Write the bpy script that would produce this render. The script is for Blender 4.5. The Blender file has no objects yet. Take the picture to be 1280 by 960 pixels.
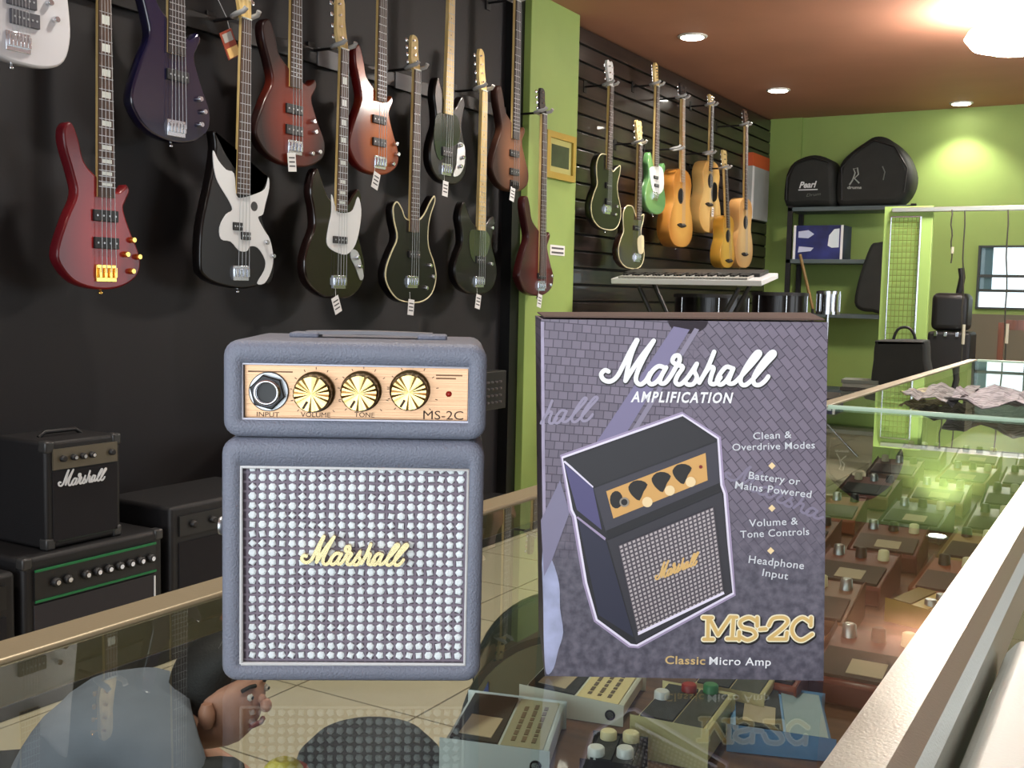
import bpy, bmesh, math, random
from math import pi, sin, cos, radians as R
from mathutils import Vector as V, Matrix
S = bpy.context.scene
COL = S.collection
random.seed(7)
# ---------------------------------------------------------------- camera, world, light, exposure
CAM = V((0, 0, 1.086)); FPX = 1350.0; PITCH = .084; ROLL = -.022; YAW = .5295
_f = V((-sin(YAW)*cos(PITCH), cos(YAW)*cos(PITCH), -sin(PITCH)))
_r = V((cos(YAW), sin(YAW), 0)); _u = _r.cross(_f)
_r2 = _r*cos(ROLL) - _u*sin(ROLL); _u2 = _u*cos(ROLL) + _r*sin(ROLL)
cd = bpy.data.cameras.new('camera'); cam = bpy.data.objects.new('camera', cd); COL.objects.link(cam)
m = Matrix((_r2, _u2, -_f)).transposed().to_4x4(); m.translation = CAM; cam.matrix_world = m
cd.sensor_width = 36; cd.lens = FPX/1280*36; cd.clip_start = .01; cd.clip_end = 60
S.camera = cam
w = bpy.data.worlds.new('daylight'); S.world = w; w.use_nodes = True
w.node_tree.nodes['Background'].inputs[0].default_value = (.86, .93, 1, 1)
w.node_tree.nodes['Background'].inputs[1].default_value = 1.6
S.view_settings.view_transform = 'Standard'; S.view_settings.look = 'None'
S.view_settings.exposure = 0.35; S.view_settings.gamma = 1
def alight(name, loc, rot, sx, sy, e, col):
    l = bpy.data.lights.new(name, 'AREA'); l.shape = 'RECTANGLE'; l.size = sx; l.size_y = sy; l.energy = e; l.color = col
    o = bpy.data.objects.new(name, l); COL.objects.link(o); o.location = loc; o.rotation_euler = rot; return o
# daylight through the open shopfront behind the photographer
alight('shopfront_daylight', (.5, -2.4, 1.5), (R(90), 0, 0), 4.5, 2.2, 54, (.84, .92, 1))
alight('unseen_side_light', (2.75, 6.2, 1.5), (R(90), 0, R(90)), 3.0, 1.6, 22, (.92, .96, 1))  # area light assumed on the unseen right side; no known window

def ray(x, y): return _f + _r2*((x-640)/FPX) + _u2*((480-y)/FPX)
def at(x, y, ax, v):                       # point of a real plane (axis = value) seen at a spot of the 1280x960 frame
    d = ray(x, y); return CAM + d*((v-CAM[ax])/d[ax])
def at_n(x, y, p0, n):
    d = ray(x, y); return CAM + d*((V(p0)-CAM).dot(n)/d.dot(n))
class Fr:
    'a local frame (x right, y back, z up; front faces -y)'
    def __init__(s, loc, rz):
        s.o = V(loc); s.rz = rz; s.x = V((cos(rz), sin(rz), 0)); s.y = V((-sin(rz), cos(rz), 0))
    def p(s, px, py, yl=0):
        q = at_n(px, py, s.o + s.y*yl, s.y) - s.o
        return (q.dot(s.x), q.z)

# ---------------------------------------------------------------- materials
def lin(c): return tuple((x/12.92 if x <= .04045 else ((x+.055)/1.055)**2.4) for x in c)
MATS = {}
def mat(name, c, rough=.5, metal=0, bump=0, bs=200, var=0, vs=8, coat=0, spec=.5, emit=0):
    if name in MATS: return MATS[name]
    m = bpy.data.materials.new(name); m.use_nodes = True; nt = m.node_tree; b = nt.nodes['Principled BSDF']
    c = lin(c); b.inputs['Base Color'].default_value = (*c, 1); b.inputs['Roughness'].default_value = rough
    b.inputs['Metallic'].default_value = metal; b.inputs['Specular IOR Level'].default_value = spec
    b.inputs['Coat Weight'].default_value = coat; b.inputs['Coat Roughness'].default_value = .05
    if emit: b.inputs['Emission Color'].default_value = (*c, 1); b.inputs['Emission Strength'].default_value = emit
    if var or bump:
        tc = nt.nodes.new('ShaderNodeTexCoord')
    if var:
        n = nt.nodes.new('ShaderNodeTexNoise'); n.inputs['Scale'].default_value = vs; n.inputs['Detail'].default_value = 6
        r = nt.nodes.new('ShaderNodeValToRGB'); r.color_ramp.elements[0].position = .3; r.color_ramp.elements[1].position = .7
        r.color_ramp.elements[0].color = (*[x*(1-var) for x in c], 1); r.color_ramp.elements[1].color = (*[min(1, x*(1+var)) for x in c], 1)
        nt.links.new(tc.outputs['Object'], n.inputs['Vector']); nt.links.new(n.outputs['Fac'], r.inputs[0]); nt.links.new(r.outputs[0], b.inputs['Base Color'])
    if bump:
        n = nt.nodes.new('ShaderNodeTexNoise'); n.inputs['Scale'].default_value = bs; n.inputs['Detail'].default_value = 3
        k = nt.nodes.new('ShaderNodeBump'); k.inputs['Strength'].default_value = bump; k.inputs['Distance'].default_value = .001
        nt.links.new(tc.outputs['Object'], n.inputs['Vector']); nt.links.new(n.outputs['Fac'], k.inputs['Height']); nt.links.new(k.outputs[0], b.inputs['Normal'])
    MATS[name] = m; return m
def wood(name, c1, c2, rough=.35, sc=(30, 30, 2), coat=.3):
    if name in MATS: return MATS[name]
    m = bpy.data.materials.new(name); m.use_nodes = True; nt = m.node_tree; b = nt.nodes['Principled BSDF']
    tc = nt.nodes.new('ShaderNodeTexCoord'); mp = nt.nodes.new('ShaderNodeMapping'); mp.inputs['Scale'].default_value = sc
    n = nt.nodes.new('ShaderNodeTexNoise'); n.inputs['Scale'].default_value = 3; n.inputs['Detail'].default_value = 5
    r = nt.nodes.new('ShaderNodeValToRGB'); r.color_ramp.elements[0].position = .35; r.color_ramp.elements[1].position = .65
    r.color_ramp.elements[0].color = (*lin(c1), 1); r.color_ramp.elements[1].color = (*lin(c2), 1)
    nt.links.new(tc.outputs['Object'], mp.inputs[0]); nt.links.new(mp.outputs[0], n.inputs['Vector']); nt.links.new(n.outputs['Fac'], r.inputs[0])
    nt.links.new(r.outputs[0], b.inputs['Base Color']); b.inputs['Roughness'].default_value = rough; b.inputs['Coat Weight'].default_value = coat
    MATS[name] = m; return m
def burst(name, mid, edge, rx, rz, cz, coat=1, p0=.35, p1=1.0):
    'sunburst finish: colour by distance from the body centre (object space)'
    m = bpy.data.materials.new(name); m.use_nodes = True; nt = m.node_tree; b = nt.nodes['Principled BSDF']
    tc = nt.nodes.new('ShaderNodeTexCoord'); mp = nt.nodes.new('ShaderNodeMapping')
    mp.inputs['Location'].default_value = (0, 0, -cz/rz); mp.inputs['Scale'].default_value = (1/rx, 0, 1/rz)
    ln = nt.nodes.new('ShaderNodeVectorMath'); ln.operation = 'LENGTH'
    r = nt.nodes.new('ShaderNodeValToRGB'); r.color_ramp.elements[0].position = p0; r.color_ramp.elements[1].position = p1
    r.color_ramp.elements[0].color = (*lin(mid), 1); r.color_ramp.elements[1].color = (*lin(edge), 1)
    nt.links.new(tc.outputs['Object'], mp.inputs[0]); nt.links.new(mp.outputs[0], ln.inputs[0]); nt.links.new(ln.outputs['Value'], r.inputs[0])
    nt.links.new(r.outputs[0], b.inputs['Base Color']); b.inputs['Roughness'].default_value = .45; b.inputs['Specular IOR Level'].default_value = .2
    b.inputs['Coat Weight'].default_value = coat*.5; b.inputs['Coat Roughness'].default_value = .12
    return m
def glass(name, tint=(.86, .93, .9), base=.045, top=.95):
    m = bpy.data.materials.new(name); m.use_nodes = True; nt = m.node_tree; nt.nodes.clear()
    o = nt.nodes.new('ShaderNodeOutputMaterial'); mx = nt.nodes.new('ShaderNodeMixShader'); t = nt.nodes.new('ShaderNodeBsdfTransparent'); g = nt.nodes.new('ShaderNodeBsdfGlossy')
    t.inputs[0].default_value = (*lin(tint), 1); g.inputs['Roughness'].default_value = .0; g.inputs['Color'].default_value = (.95, 1, .96, 1)
    lw = nt.nodes.new('ShaderNodeLayerWeight'); lw.inputs[0].default_value = .5
    pw = nt.nodes.new('ShaderNodeMath'); pw.operation = 'POWER'; pw.inputs[1].default_value = 5
    ml = nt.nodes.new('ShaderNodeMath'); ml.operation = 'MULTIPLY_ADD'; ml.inputs[1].default_value = top; ml.inputs[2].default_value = base
    nt.links.new(lw.outputs['Facing'], pw.inputs[0]); nt.links.new(pw.outputs[0], ml.inputs[0]); nt.links.new(ml.outputs[0], mx.inputs[0])
    nt.links.new(t.outputs[0], mx.inputs[1]); nt.links.new(g.outputs[0], mx.inputs[2]); nt.links.new(mx.outputs[0], o.inputs[0])
    return m
BLK = mat('black_plastic', (.09, .085, .09), .45)
GBLK = mat('gloss_black', (.05, .035, .035), .3, coat=.35, spec=.3)
TOLEX = mat('black_vinyl', (.075, .07, .078), .55, bump=.4, bs=300)
CHROME = mat('chrome', (.85, .86, .88), .18, 1)
STEEL = mat('satin_steel', (.72, .73, .74), .38, 1)
GOLDM = mat('gold_metal', (.95, .78, .42), .25, 1)
WHITE = mat('white_plastic', (.86, .87, .88), .35, coat=.5)
CREAM = mat('cream_plastic', (.86, .82, .66), .4)
PAPER = mat('white_paper', (.9, .9, .9), .8)
INK = mat('grey_ink', (.3, .3, .32), .8)
ROSE = wood('rosewood', (.2, .13, .1), (.33, .24, .19), .5, (40, 40, 3), 0)
DARKFB = wood('dark_rosewood', (.1, .07, .07), (.17, .12, .11), .5, (40, 40, 3), 0)
MAPLE = wood('maple', (.78, .66, .4), (.88, .78, .55), .35, (30, 30, 3))
PEARLI = mat('pearl_inlay', (.8, .82, .8), .3)
RUBBER = mat('dark_rubber', (.1, .11, .09), .7, bump=.5, bs=900)

# ---------------------------------------------------------------- mesh helpers
class MB:
    def __init__(s): s.v = []; s.f = []; s.sm = []
    def add(s, vs, fs, sm=False):
        n = len(s.v); s.v += [tuple(v) for v in vs]; s.f += [tuple(i+n for i in f) for f in fs]; s.sm += [sm]*len(fs); return s
    def box(s, x0, x1, y0, y1, z0, z1, M=None):
        vs = [V((x, y, z)) for z in (z0, z1) for y in (y0, y1) for x in (x0, x1)]
        if M: vs = [M @ v for v in vs]
        return s.add(vs, [(0, 2, 3, 1), (4, 5, 7, 6), (0, 1, 5, 4), (2, 6, 7, 3), (0, 4, 6, 2), (1, 3, 7, 5)])
    def loops(s, L, cap0=True, cap1=True, sm=False, closed=True):
        n = len(L[0]); vs = [p for l in L for p in l]; fs = []
        for k in range(len(L)-1):
            for i in range(n if closed else n-1):
                j = (i+1) % n; fs.append((k*n+i, k*n+j, (k+1)*n+j, (k+1)*n+i))
        s.add(vs, fs, sm)
        if cap0: s.add(L[0], [tuple(range(n))[::-1]])
        if cap1: s.add(L[-1], [tuple(range(n))])
        return s
    def cyl(s, a, b, r0, r1=None, n=12, sm=True, caps=True):
        a = V(a); b = V(b); r1 = r0 if r1 is None else r1; d = (b-a).normalized()
        x = d.orthogonal().normalized(); y = d.cross(x)
        L = [[c + x*(r*cos(2*pi*i/n)) + y*(r*sin(2*pi*i/n)) for i in range(n)] for c, r in ((a, r0), (b, r1))]
        return s.loops(L, caps, caps, sm)
    def lathe(s, o, d, prof, n=20, sm=True):
        o = V(o); d = V(d).normalized(); x = d.orthogonal().normalized(); y = d.cross(x)
        L = [[o + d*h + x*(r*cos(2*pi*i/n)) + y*(r*sin(2*pi*i/n)) for i in range(n)] for r, h in prof]
        return s.loops(L, True, True, sm)
    def tube(s, pts, r, n=6, sm=True):
        pts = [V(p) for p in pts]; L = []
        up = None
        for i, p in enumerate(pts):
            t = (pts[min(i+1, len(pts)-1)] - pts[max(i-1, 0)]).normalized()
            x = (up - t*up.dot(t)).normalized() if up is not None and (up-t*up.dot(t)).length > 1e-4 else t.orthogonal().normalized()
            up = x; y = t.cross(x); rr = r[i] if isinstance(r, (list, tuple)) else r
            L.append([p + x*(rr*cos(2*pi*k/n)) + y*(rr*sin(2*pi*k/n)) for k in range(n)])
        return s.loops(L, True, True, sm)
    def plate(s, pts, y0, y1):            # outline in (x,z), extruded from y0 (front) to y1
        a = [(x, y0, z) for x, z in pts]; b = [(x, y1, z) for x, z in pts]
        return s.loops([a, b])
    def ball(s, c, r, n=12, sc=(1, 1, 1)):
        c = V(c); L = []
        for k in range(1, n//2):
            t = pi*k/(n//2); L.append([c + V((r*sin(t)*cos(2*pi*i/n)*sc[0], r*sin(t)*sin(2*pi*i/n)*sc[1], -r*cos(t)*sc[2])) for i in range(n)])
        return s.loops(L, True, True, True)
    def obj(s, name, m, parent=None, loc=None, rz=0, bev=0, bseg=2):
        me = bpy.data.meshes.new(name); me.from_pydata(s.v, [], s.f); me.polygons.foreach_set('use_smooth', s.sm)
        bm = bmesh.new(); bm.from_mesh(me); bmesh.ops.recalc_face_normals(bm, faces=bm.faces)
        if bev:
            bmesh.ops.remove_doubles(bm, verts=bm.verts, dist=1e-6)
            es = [e for e in bm.edges if len(e.link_faces) == 2 and e.calc_face_angle(0) > R(40)]
            r = bmesh.ops.bevel(bm, geom=es, offset=bev, segments=bseg, affect='EDGES', profile=.5)
            for f in r['faces']: f.smooth = True
        bm.to_mesh(me); bm.free(); me.materials.append(m)
        o = bpy.data.objects.new(name, me); COL.objects.link(o)
        if parent: o.parent = parent
        if loc is not None: o.location = loc
        o.rotation_euler.z = rz
        return o
def empty(name, loc, rz=0, label=None, cat=None, group=None):
    o = bpy.data.objects.new(name, None); COL.objects.link(o); o.location = loc; o.rotation_euler.z = rz; o.empty_display_size = .05
    return tag(o, label, cat, group)
def tag(o, label=None, cat=None, group=None, kind=None):
    if label: o['label'] = label
    if cat: o['category'] = cat
    if group: o['group'] = group
    if kind: o['kind'] = kind
    return o
def copy_tree(o, parent=None):
    c = o.copy(); COL.objects.link(c); c.parent = parent
    for ch in list(o.children): copy_tree(ch, c)
    return c
def cr(pts, k=4, closed=True):
    'Catmull-Rom through the points'
    n = len(pts); out = []
    rng = range(n) if closed else range(n-1)
    for i in rng:
        g = (lambda j: pts[j % n]) if closed else (lambda j: pts[max(0, min(n-1, j))])
        p0, p1, p2, p3 = g(i-1), g(i), g(i+1), g(i+2)
        for t in range(k):
            t /= k
            out.append(tuple(.5*((2*b) + (-a+c)*t + (2*a-5*b+4*c-d)*t*t + (-a+3*b-3*c+d)*t**3) for a, b, c, d in zip(p0, p1, p2, p3)))
    if not closed: out.append(tuple(pts[-1]))
    return out
def inset(pts, d):
    n = len(pts); A = sum(pts[i][0]*pts[(i+1) % n][1]-pts[(i+1) % n][0]*pts[i][1] for i in range(n)); sg = 1 if A > 0 else -1; out = []
    for i in range(n):
        a, b, c = V(pts[i-1]), V(pts[i]), V(pts[(i+1) % n]); t = (c-a)
        if t.length < 1e-9: out.append(tuple(b)); continue
        t.normalize(); out.append((b.x - t.y*d*sg, b.y + t.x*d*sg))
    return out
def slab(mb, pts, y0, y1, r):
    'rounded-edge slab of an (x,z) outline between y0 and y1'
    L = []
    for ins, y in ((r, y0), (r*.35, y0+r*.25), (0, y0+r), (0, y1-r), (r*.35, y1-r*.25), (r, y1)):
        L.append([(x, y, z) for x, z in inset(pts, ins)])
    return mb.loops(L, True, True, True)
def rrect(x0, x1, z0, z1, r, y, n=5):
    out = []
    for cx, cz, a0 in ((x1-r, z1-r, 0), (x0+r, z1-r, 90), (x0+r, z0+r, 180), (x1-r, z0+r, 270)):
        for k in range(n+1):
            a = R(a0 + 90*k/n); out.append((cx+r*cos(a), y, cz+r*sin(a)))
    return out
def ribbon(mb, strokes, wd, y0, y1, f):
    'flat rounded stroke lettering; f maps stroke points to local (x,z); wd in local units'
    for si, st in enumerate(strokes):
        e = si*2.5e-6
        p = [V(f(*q)) for q in cr(st, 5, False)]; q = [p[0]]
        for a in p[1:]:
            if (a-q[-1]).length > 1e-6: q.append(a)
        p = q; n = len(p); lt = []; rt = []; tg = []
        for i in range(n):
            t = p[min(i+1, n-1)]-p[max(i-1, 0)]
            if t.length < 1e-7: t = tg[-1] if tg else V((1, 0))
            t = t.normalized(); tg.append(t); nn = V((-t.y, t.x))*wd/2; lt.append(p[i]+nn); rt.append(p[i]-nn)
        cap = lambda c, t, s: [c + s*t*(wd/2*cos(a)) + V((-t.y, t.x))*(wd/2*sin(a)) for a in [pi*k/6-pi/2 for k in range(1, 6)]]
        V2 = lt+rt; m = len(V2)
        vs = [(a.x, y0-e-(k % n)*4e-7, a.y) for k, a in enumerate(V2)] + [(a.x, y1, a.y) for a in V2]; fs = []
        for i in range(n-1):
            fs += [(i, i+1, n+i+1, n+i), (m+i, m+n+i, m+n+i+1, m+i+1), (i, m+i, m+i+1, i+1), (n+i, n+i+1, m+n+i+1, m+n+i)]
        mb.add(vs, fs)
        for c, t, s_ in ((p[0], tg[0], -1), (p[-1], tg[-1], 1)):
            P = [c + V((-t.y, t.x))*(-wd/2)] + cap(c, t, s_) + [c + V((-t.y, t.x))*(wd/2)]
            mb.plate([(a.x, a.y) for a in P], y0-e, y1)
    return mb
MSH = [[(110,265),(85,258),(62,285),(78,318),(120,330),(165,300),(205,230),(250,140),(295,62)],
 [(300,62),(262,150),(238,240),(222,325)],[(222,325),(262,262),(325,170),(408,65)],[(408,65),(345,175),(300,270),(292,325),(320,348),(355,325),(385,275)],
 [(480,240),(440,230),(397,265),(372,320),(395,347),(440,318),(490,238)],[(490,238),(458,295),(450,335),(482,338),(522,290),(562,220)],
 [(562,222),(532,198),(545,165),(574,162),(578,195),(560,222)],[(560,222),(600,235),(565,290),(552,332),(580,347),(625,310),(692,213)],
 [(692,213),(676,258),(692,300),(670,342),(632,347),(612,325)],[(806,135),(762,240),(708,335)],
 [(715,320),(770,242),(802,240),(787,290),(780,335),(812,342),(848,300)],
 [(922,240),(885,233),(845,278),(825,325),(850,347),(890,315),(932,243)],[(932,243),(908,300),(900,335),(935,337),(985,290)],
 [(985,290),(1060,210),(1108,148),(1085,138),(1028,212),(982,300),(986,342),(1016,347),(1062,310)],
 [(1062,310),(1150,210),(1204,150),(1180,138),(1110,220),(1066,300),(1072,342),(1105,347),(1140,322),(1162,293)]]
def text_mesh(s, bold=0., shear=0., space=1.):
    c = bpy.data.curves.new('t', 'FONT'); c.body = s; c.offset = bold; c.space_character = space; c.shear = shear; c.resolution_u = 3; c.align_x = 'LEFT'
    o = bpy.data.objects.new('t', c); me = bpy.data.meshes.new_from_object(o)
    vs = [(v.co.x, v.co.y) for v in me.vertices]; fs = [tuple(p.vertices) for p in me.polygons]
    bpy.data.objects.remove(o); bpy.data.curves.remove(c); bpy.data.meshes.remove(me)
    return vs, fs
def text_on(name, s, m, parent, a, b, cap, y, bold=.02, shear=0., space=1.):
    'flat lettering between local baseline points a and b (x,z), cap height in metres'
    vs, fs = text_mesh(s, bold, shear, space)
    x0 = min(v[0] for v in vs); x1 = max(v[0] for v in vs)
    a = V(a); b = V(b); ux = (b-a)/(x1-x0); uz = V((-(b-a).y, (b-a).x)).normalized()*cap/.7
    mb = MB(); mb.add([(a.x + ux.x*(vx-x0) + uz.x*vy, y, a.y + ux.y*(vx-x0) + uz.y*vy) for vx, vy in vs], fs)
    return mb.obj(name, m, parent)

# ================================================================ SETTING
GREEN = mat('lime_green_paint', (.57, .67, .36), .6, var=.06, vs=3)
WX = -2.95; CZ = 2.65; FY = 9.45
DARKW = mat('dark_charcoal_wall', (.066, .05, .066), .6, var=.2, vs=2, bump=.2, bs=60)
CEIL = mat('terracotta_ceiling', (.68, .48, .39), .7, var=.06, vs=2)
TILE = mat('beige_tile', (.70, .66, .57), .3, var=.06, vs=3)
GROUT = mat('grout', (.38, .35, .3), .9)
fl = MB().box(-3.1, 3.6, -2.6, 9.6, -.1, -.006).obj('floor', GROUT); tag(fl, kind='structure')
tx = [-3.15 + .4*i for i in range(17)]; ty = [-2.6 + .4*j for j in range(31)]
proto = None; rest = MB(); G = .003
for i, x in enumerate(tx):
    for j, y in enumerate(ty):
        if x < -.45 and 0.2 < y < 4.0:
            if proto is None:
                proto = MB().box(G, .4-G, G, .4-G, -.006, 0).obj('tile', TILE, fl); o = proto
            else:
                o = proto.copy(); COL.objects.link(o); o.parent = fl
            o.location = (x, y, 0)
        else: rest.box(x+G, x+.4-G, y+G, y+.4-G, -.006, 0)
tag(rest.obj('tile_field', TILE, fl), kind='stuff')
tag(MB().box(-3.15, 3.6, -2.6, 9.6, CZ, CZ+.1).obj('ceiling', CEIL), kind='structure')
wl = MB().box(WX-.15, WX, -2.6, 5.02, 0, CZ).obj('wall_left', DARKW); tag(wl, kind='structure')
wl2 = MB().box(WX-.15, WX-.02, 5.02, FY, 0, CZ).obj('wall_left_rear', mat('slatwall_back', (.06, .05, .05), .6)); tag(wl2, kind='structure')
SLAT = wood('dark_slat_laminate', (.11, .085, .085), (.18, .14, .13), .33, (3, 1, 20), .3)
for k in range(26):
    MB().box(WX-.02, WX+.004, 5.56, FY-.02, .05+k*.1, .05+k*.1+.088).obj('slat', SLAT, wl2, bev=.003, bseg=1)
tag(MB().box(WX-.02, WX+.1, 4.99, 5.54, 0, CZ).obj('wall_pillar', GREEN, bev=.004), kind='structure')
trim = MB().box(WX-.02, WX+.06, 4.90, 4.99, 0, CZ).obj('trim_1', mat('black_trim', (.05, .05, .05), .4)); tag(trim, kind='structure')
# far wall with its window hole
a = at(1224, 307, 1, FY); b = at(1224, 386, 1, FY); wx0, wz1, wz0 = a.x, a.z, b.z; wx1 = wx0+.95
fw = MB()
fw.box(WX-.1, wx0, FY, FY+.12, 0, CZ); fw.box(wx1, 3.6, FY, FY+.12, 0, CZ); fw.box(wx0, wx1, FY, FY+.12, 0, wz0); fw.box(wx0, wx1, FY, FY+.12, wz1, CZ)
tag(fw.obj('wall_far', GREEN), kind='structure')
tag(MB().box(WX, WX+.28, FY-.03, FY, 0, CZ).obj('trim_2', mat('green_column', (.55, .65, .34), .6)), kind='structure')
tag(MB().box(-1.35, 3.4, FY-.035, FY, 0, 1.0).obj('trim_3', mat('taupe_dado', (.42, .4, .33), .6)), kind='structure')
win = empty('window_1', (wx0, FY, wz0)); tag(win, kind='structure')
W = wx1-wx0; H = wz1-wz0; f = MB(); t = .015
f.box(0, W, -.03, .05, 0, t).box(0, W, -.03, .05, H-t, H).box(0, t, -.03, .05, t, H-t).box(W-t, W, -.03, .05, t, H-t)
FRM = mat('dark_window_frame', (.2, .23, .22), .5); f.obj('frame', FRM, win)
for z in (.27, .5): MB().box(t, W*.42, -.01, .02, H*z, H*z+.022).obj('glazing_bar', FRM, win)
MB().box(W*.4, W*.4+.025, -.01, .02, t, H-t).obj('glazing_bar', FRM, win)
MB().box(t, t+.09, .03, .04, H*.3, H-t).obj('blind', mat('blind', (.45, .55, .6), .6), win)
MB().box(t, W-t, .022, .026, t, H-t).obj('pane', glass('window_glass', (.97, .99, .99), .04, .9), win)
wr_ = MB(); wr_.box(2.8, 2.95, -2.6, 4.6, 0, CZ).box(2.8, 2.95, 7.8, FY, 0, CZ).box(2.8, 2.95, 4.6, 7.8, 0, .7).box(2.8, 2.95, 4.6, 7.8, 2.3, CZ)
tag(wr_.obj('wall_right', mat('cream_wall', (.62, .6, .5), .7)), kind='structure')
# ---------------------------------------------------------------- ceiling lamps
LAMP = mat('lamp_face', (1, .97, .92), .5, emit=28)
def spot(loc, e, ang=110, blend=.6, col=(1, .93, .82)):
    l = bpy.data.lights.new('spot', 'SPOT'); l.energy = e; l.spot_size = R(ang); l.spot_blend = blend; l.color = col; l.shadow_soft_size = .05
    o = bpy.data.objects.new('downlight_beam', l); COL.objects.link(o); o.location = loc; return o
def downlight(x, y, label, e=38):
    t = empty('downlight', (x, y, CZ), 0, label, 'ceiling light', 'recessed downlights in the ceiling')
    MB().lathe((0, 0, 0), (0, 0, -1), [(.085, -.0), (.09, .004), (.085, .01), (.07, .012), (.068, .008)], 28).obj('rim', mat('lamp_rim', (.85, .85, .82), .4), t)
    MB().lathe((0, 0, -.0085), (0, 0, -1), [(.0665, 0), (.066, .006)], 28).obj('lamp_face', LAMP, t)
    s = spot((x, y, CZ-.03), e)
downlight(-2.46, 6.26, 'bright recessed round downlight above the hanging acoustic guitars, with a white glare', 60)
downlight(-2.49, 8.11, 'round recessed downlight further back, before the green rear wall')
downlight(-1.36, 9.2, 'small round downlight at the rear wall, above the bright patch of green', 50)
for y, nm in ((4.4, 'above the green pillar end of'), (2.5, 'above the middle of'), (.6, 'above the near end of')): downlight(-2.3, y, 'recessed round downlight ' + nm + ' the dark guitar wall', 55)
for y, nm in ((2.9, 'far'), (.95, 'near')): downlight(-.62, y, 'added unseen downlight brightening the ' + nm + ' part of the display counter', 62)  # added out of view to brighten the pedals inside the counter
p = at(1272, 34, 2, CZ-.1)
t = empty('ceiling_lamp', (p.x, p.y, CZ), 0, 'large round glowing lamp at the upper right of the ceiling', 'ceiling light')
MB().lathe((0, 0, 0), (0, 0, -1), [(.08, 0), (.08, .09), (.05, .1)], 32).obj('base', STEEL, t)
MB().lathe((0, 0, -.10), (0, 0, -1), [(.1, 0), (.24, .015), (.26, .05), (.22, .10), (.12, .13), (.02, .14)], 32).obj('diffuser', mat('dome_glow', (1, .98, .95), .5, emit=85), t)

# ================================================================ DISPLAY COUNTER
GT = .92; SHZ = .745
GL = glass('counter_glass', (.94, .96, .94), .02, .95)
BRASSY = mat('champagne_aluminium', (.62, .57, .46), .42, .35, bump=.1, bs=500)
ALU = mat('satin_aluminium', (.74, .75, .72), .32, .8, bump=.15, bs=700)
GEDGE = mat('pale_glass_edge', (.75, .86, .78), .3)
t = empty('display_counter', (-.26, 1.6, 0), 0, 'long glass-topped display counter in a metal frame with effect pedals inside', 'counter')
C = lambda x, y: (x+.26, y-1.6)
JY = 1.70; EY = 3.42; SY = -.7
def cb(name, x0, x1, y0, y1, z0, z1, m, bev=0, sub=None):
    return MB().box(x0+.26, x1+.26, y0-1.6, y1-1.6, z0, z1).obj(name, m, sub or t, bev=bev)
GCL = glass('glass_underside', (.97, .985, .975), .012, .0)
for y0, y1 in ((SY, JY-.004), (JY+.004, EY-.02)):
    o = cb('glass_pane', -.420, -.0885, y0, y1, GT-.006, GT, GL); o.data.materials.append(GCL)
    for p in o.data.polygons: p.material_index = 0 if p.normal.z > .5 else 1
cb('joint_strip', -.421, -.088, JY-.004, JY+.004, GT-.006, GT+.003, GEDGE)
cb('rear_rail', -.446, -.421, SY, EY, GT-.02, GT+.002, BRASSY, .002)
MB().loops([[(x+.26, y-1.6, z) for x, z in ((-.0885, GT+.004), (-.069, GT+.004), (-.0615, GT+.001), (-.058, GT-.006), (-.057, GT-.03), (-.0885, GT-.03))] for y in (SY, EY)]).obj('front_rail', ALU, t)
cb('end_rail', -.421, -.0885, EY-.02, EY, GT-.02, GT+.003, GEDGE, .002)
cb('front_glass', -.068, -.062, SY, EY-.02, SHZ, GT-.03, glass('front_glass', (.9, .95, .92), .03, .5))
WSH = wood('brown_shelf_board', (.27, .17, .11), (.4, .26, .17), .5, (2, 20, 20), .1)
cb('shelf', -.40, -.07, SY, EY-.02, SHZ-.02, SHZ, WSH, .002)
DKL = mat('dark_laminate', (.14, .11, .1), .5)
cb('cabinet_body', -.38, -.07, SY, EY-.02, .08, SHZ-.02, DKL, .004)
cb('plinth', -.36, -.1, SY, EY-.04, 0, .08, BLK)
for y in (SY, JY, EY-.03):
    cb('post', -.442, -.424, y-.009, y+.009, .08, GT-.02, BRASSY)
cb('end_glass', -.42, -.0885, EY-.016, EY-.01, SHZ, GT-.02, GEDGE)
# the metal casing standing to the right of the front rail
q0 = at(1243, 800, 2, .905); q1 = at(1280, 801, 2, .905)
cs = empty('metal_casing', (0.05, .4, 0), 0, 'pale brushed metal casing with a chamfered edge, to the right of the counter rail', 'metal casing')
x0 = max(q0.x, -.054)-.05; y1 = q0.y-.4
L = [[(x, y, z) for x, z in ((x0, .9), (x0+.006, .908), (x0+.2, .908), (x0+.2, 0), (x0, 0))] for y in (-.85, y1)]
MB().loops(L).obj('shell', mat('brushed_casing', (.76, .78, .77), .42, .7, bump=.2, bs=600), cs, bev=.003)
MB().box(x0+.03, x0+.17, y1-.06, y1-.03, .908, .911).obj('seam_strip', ALU, cs)

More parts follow.
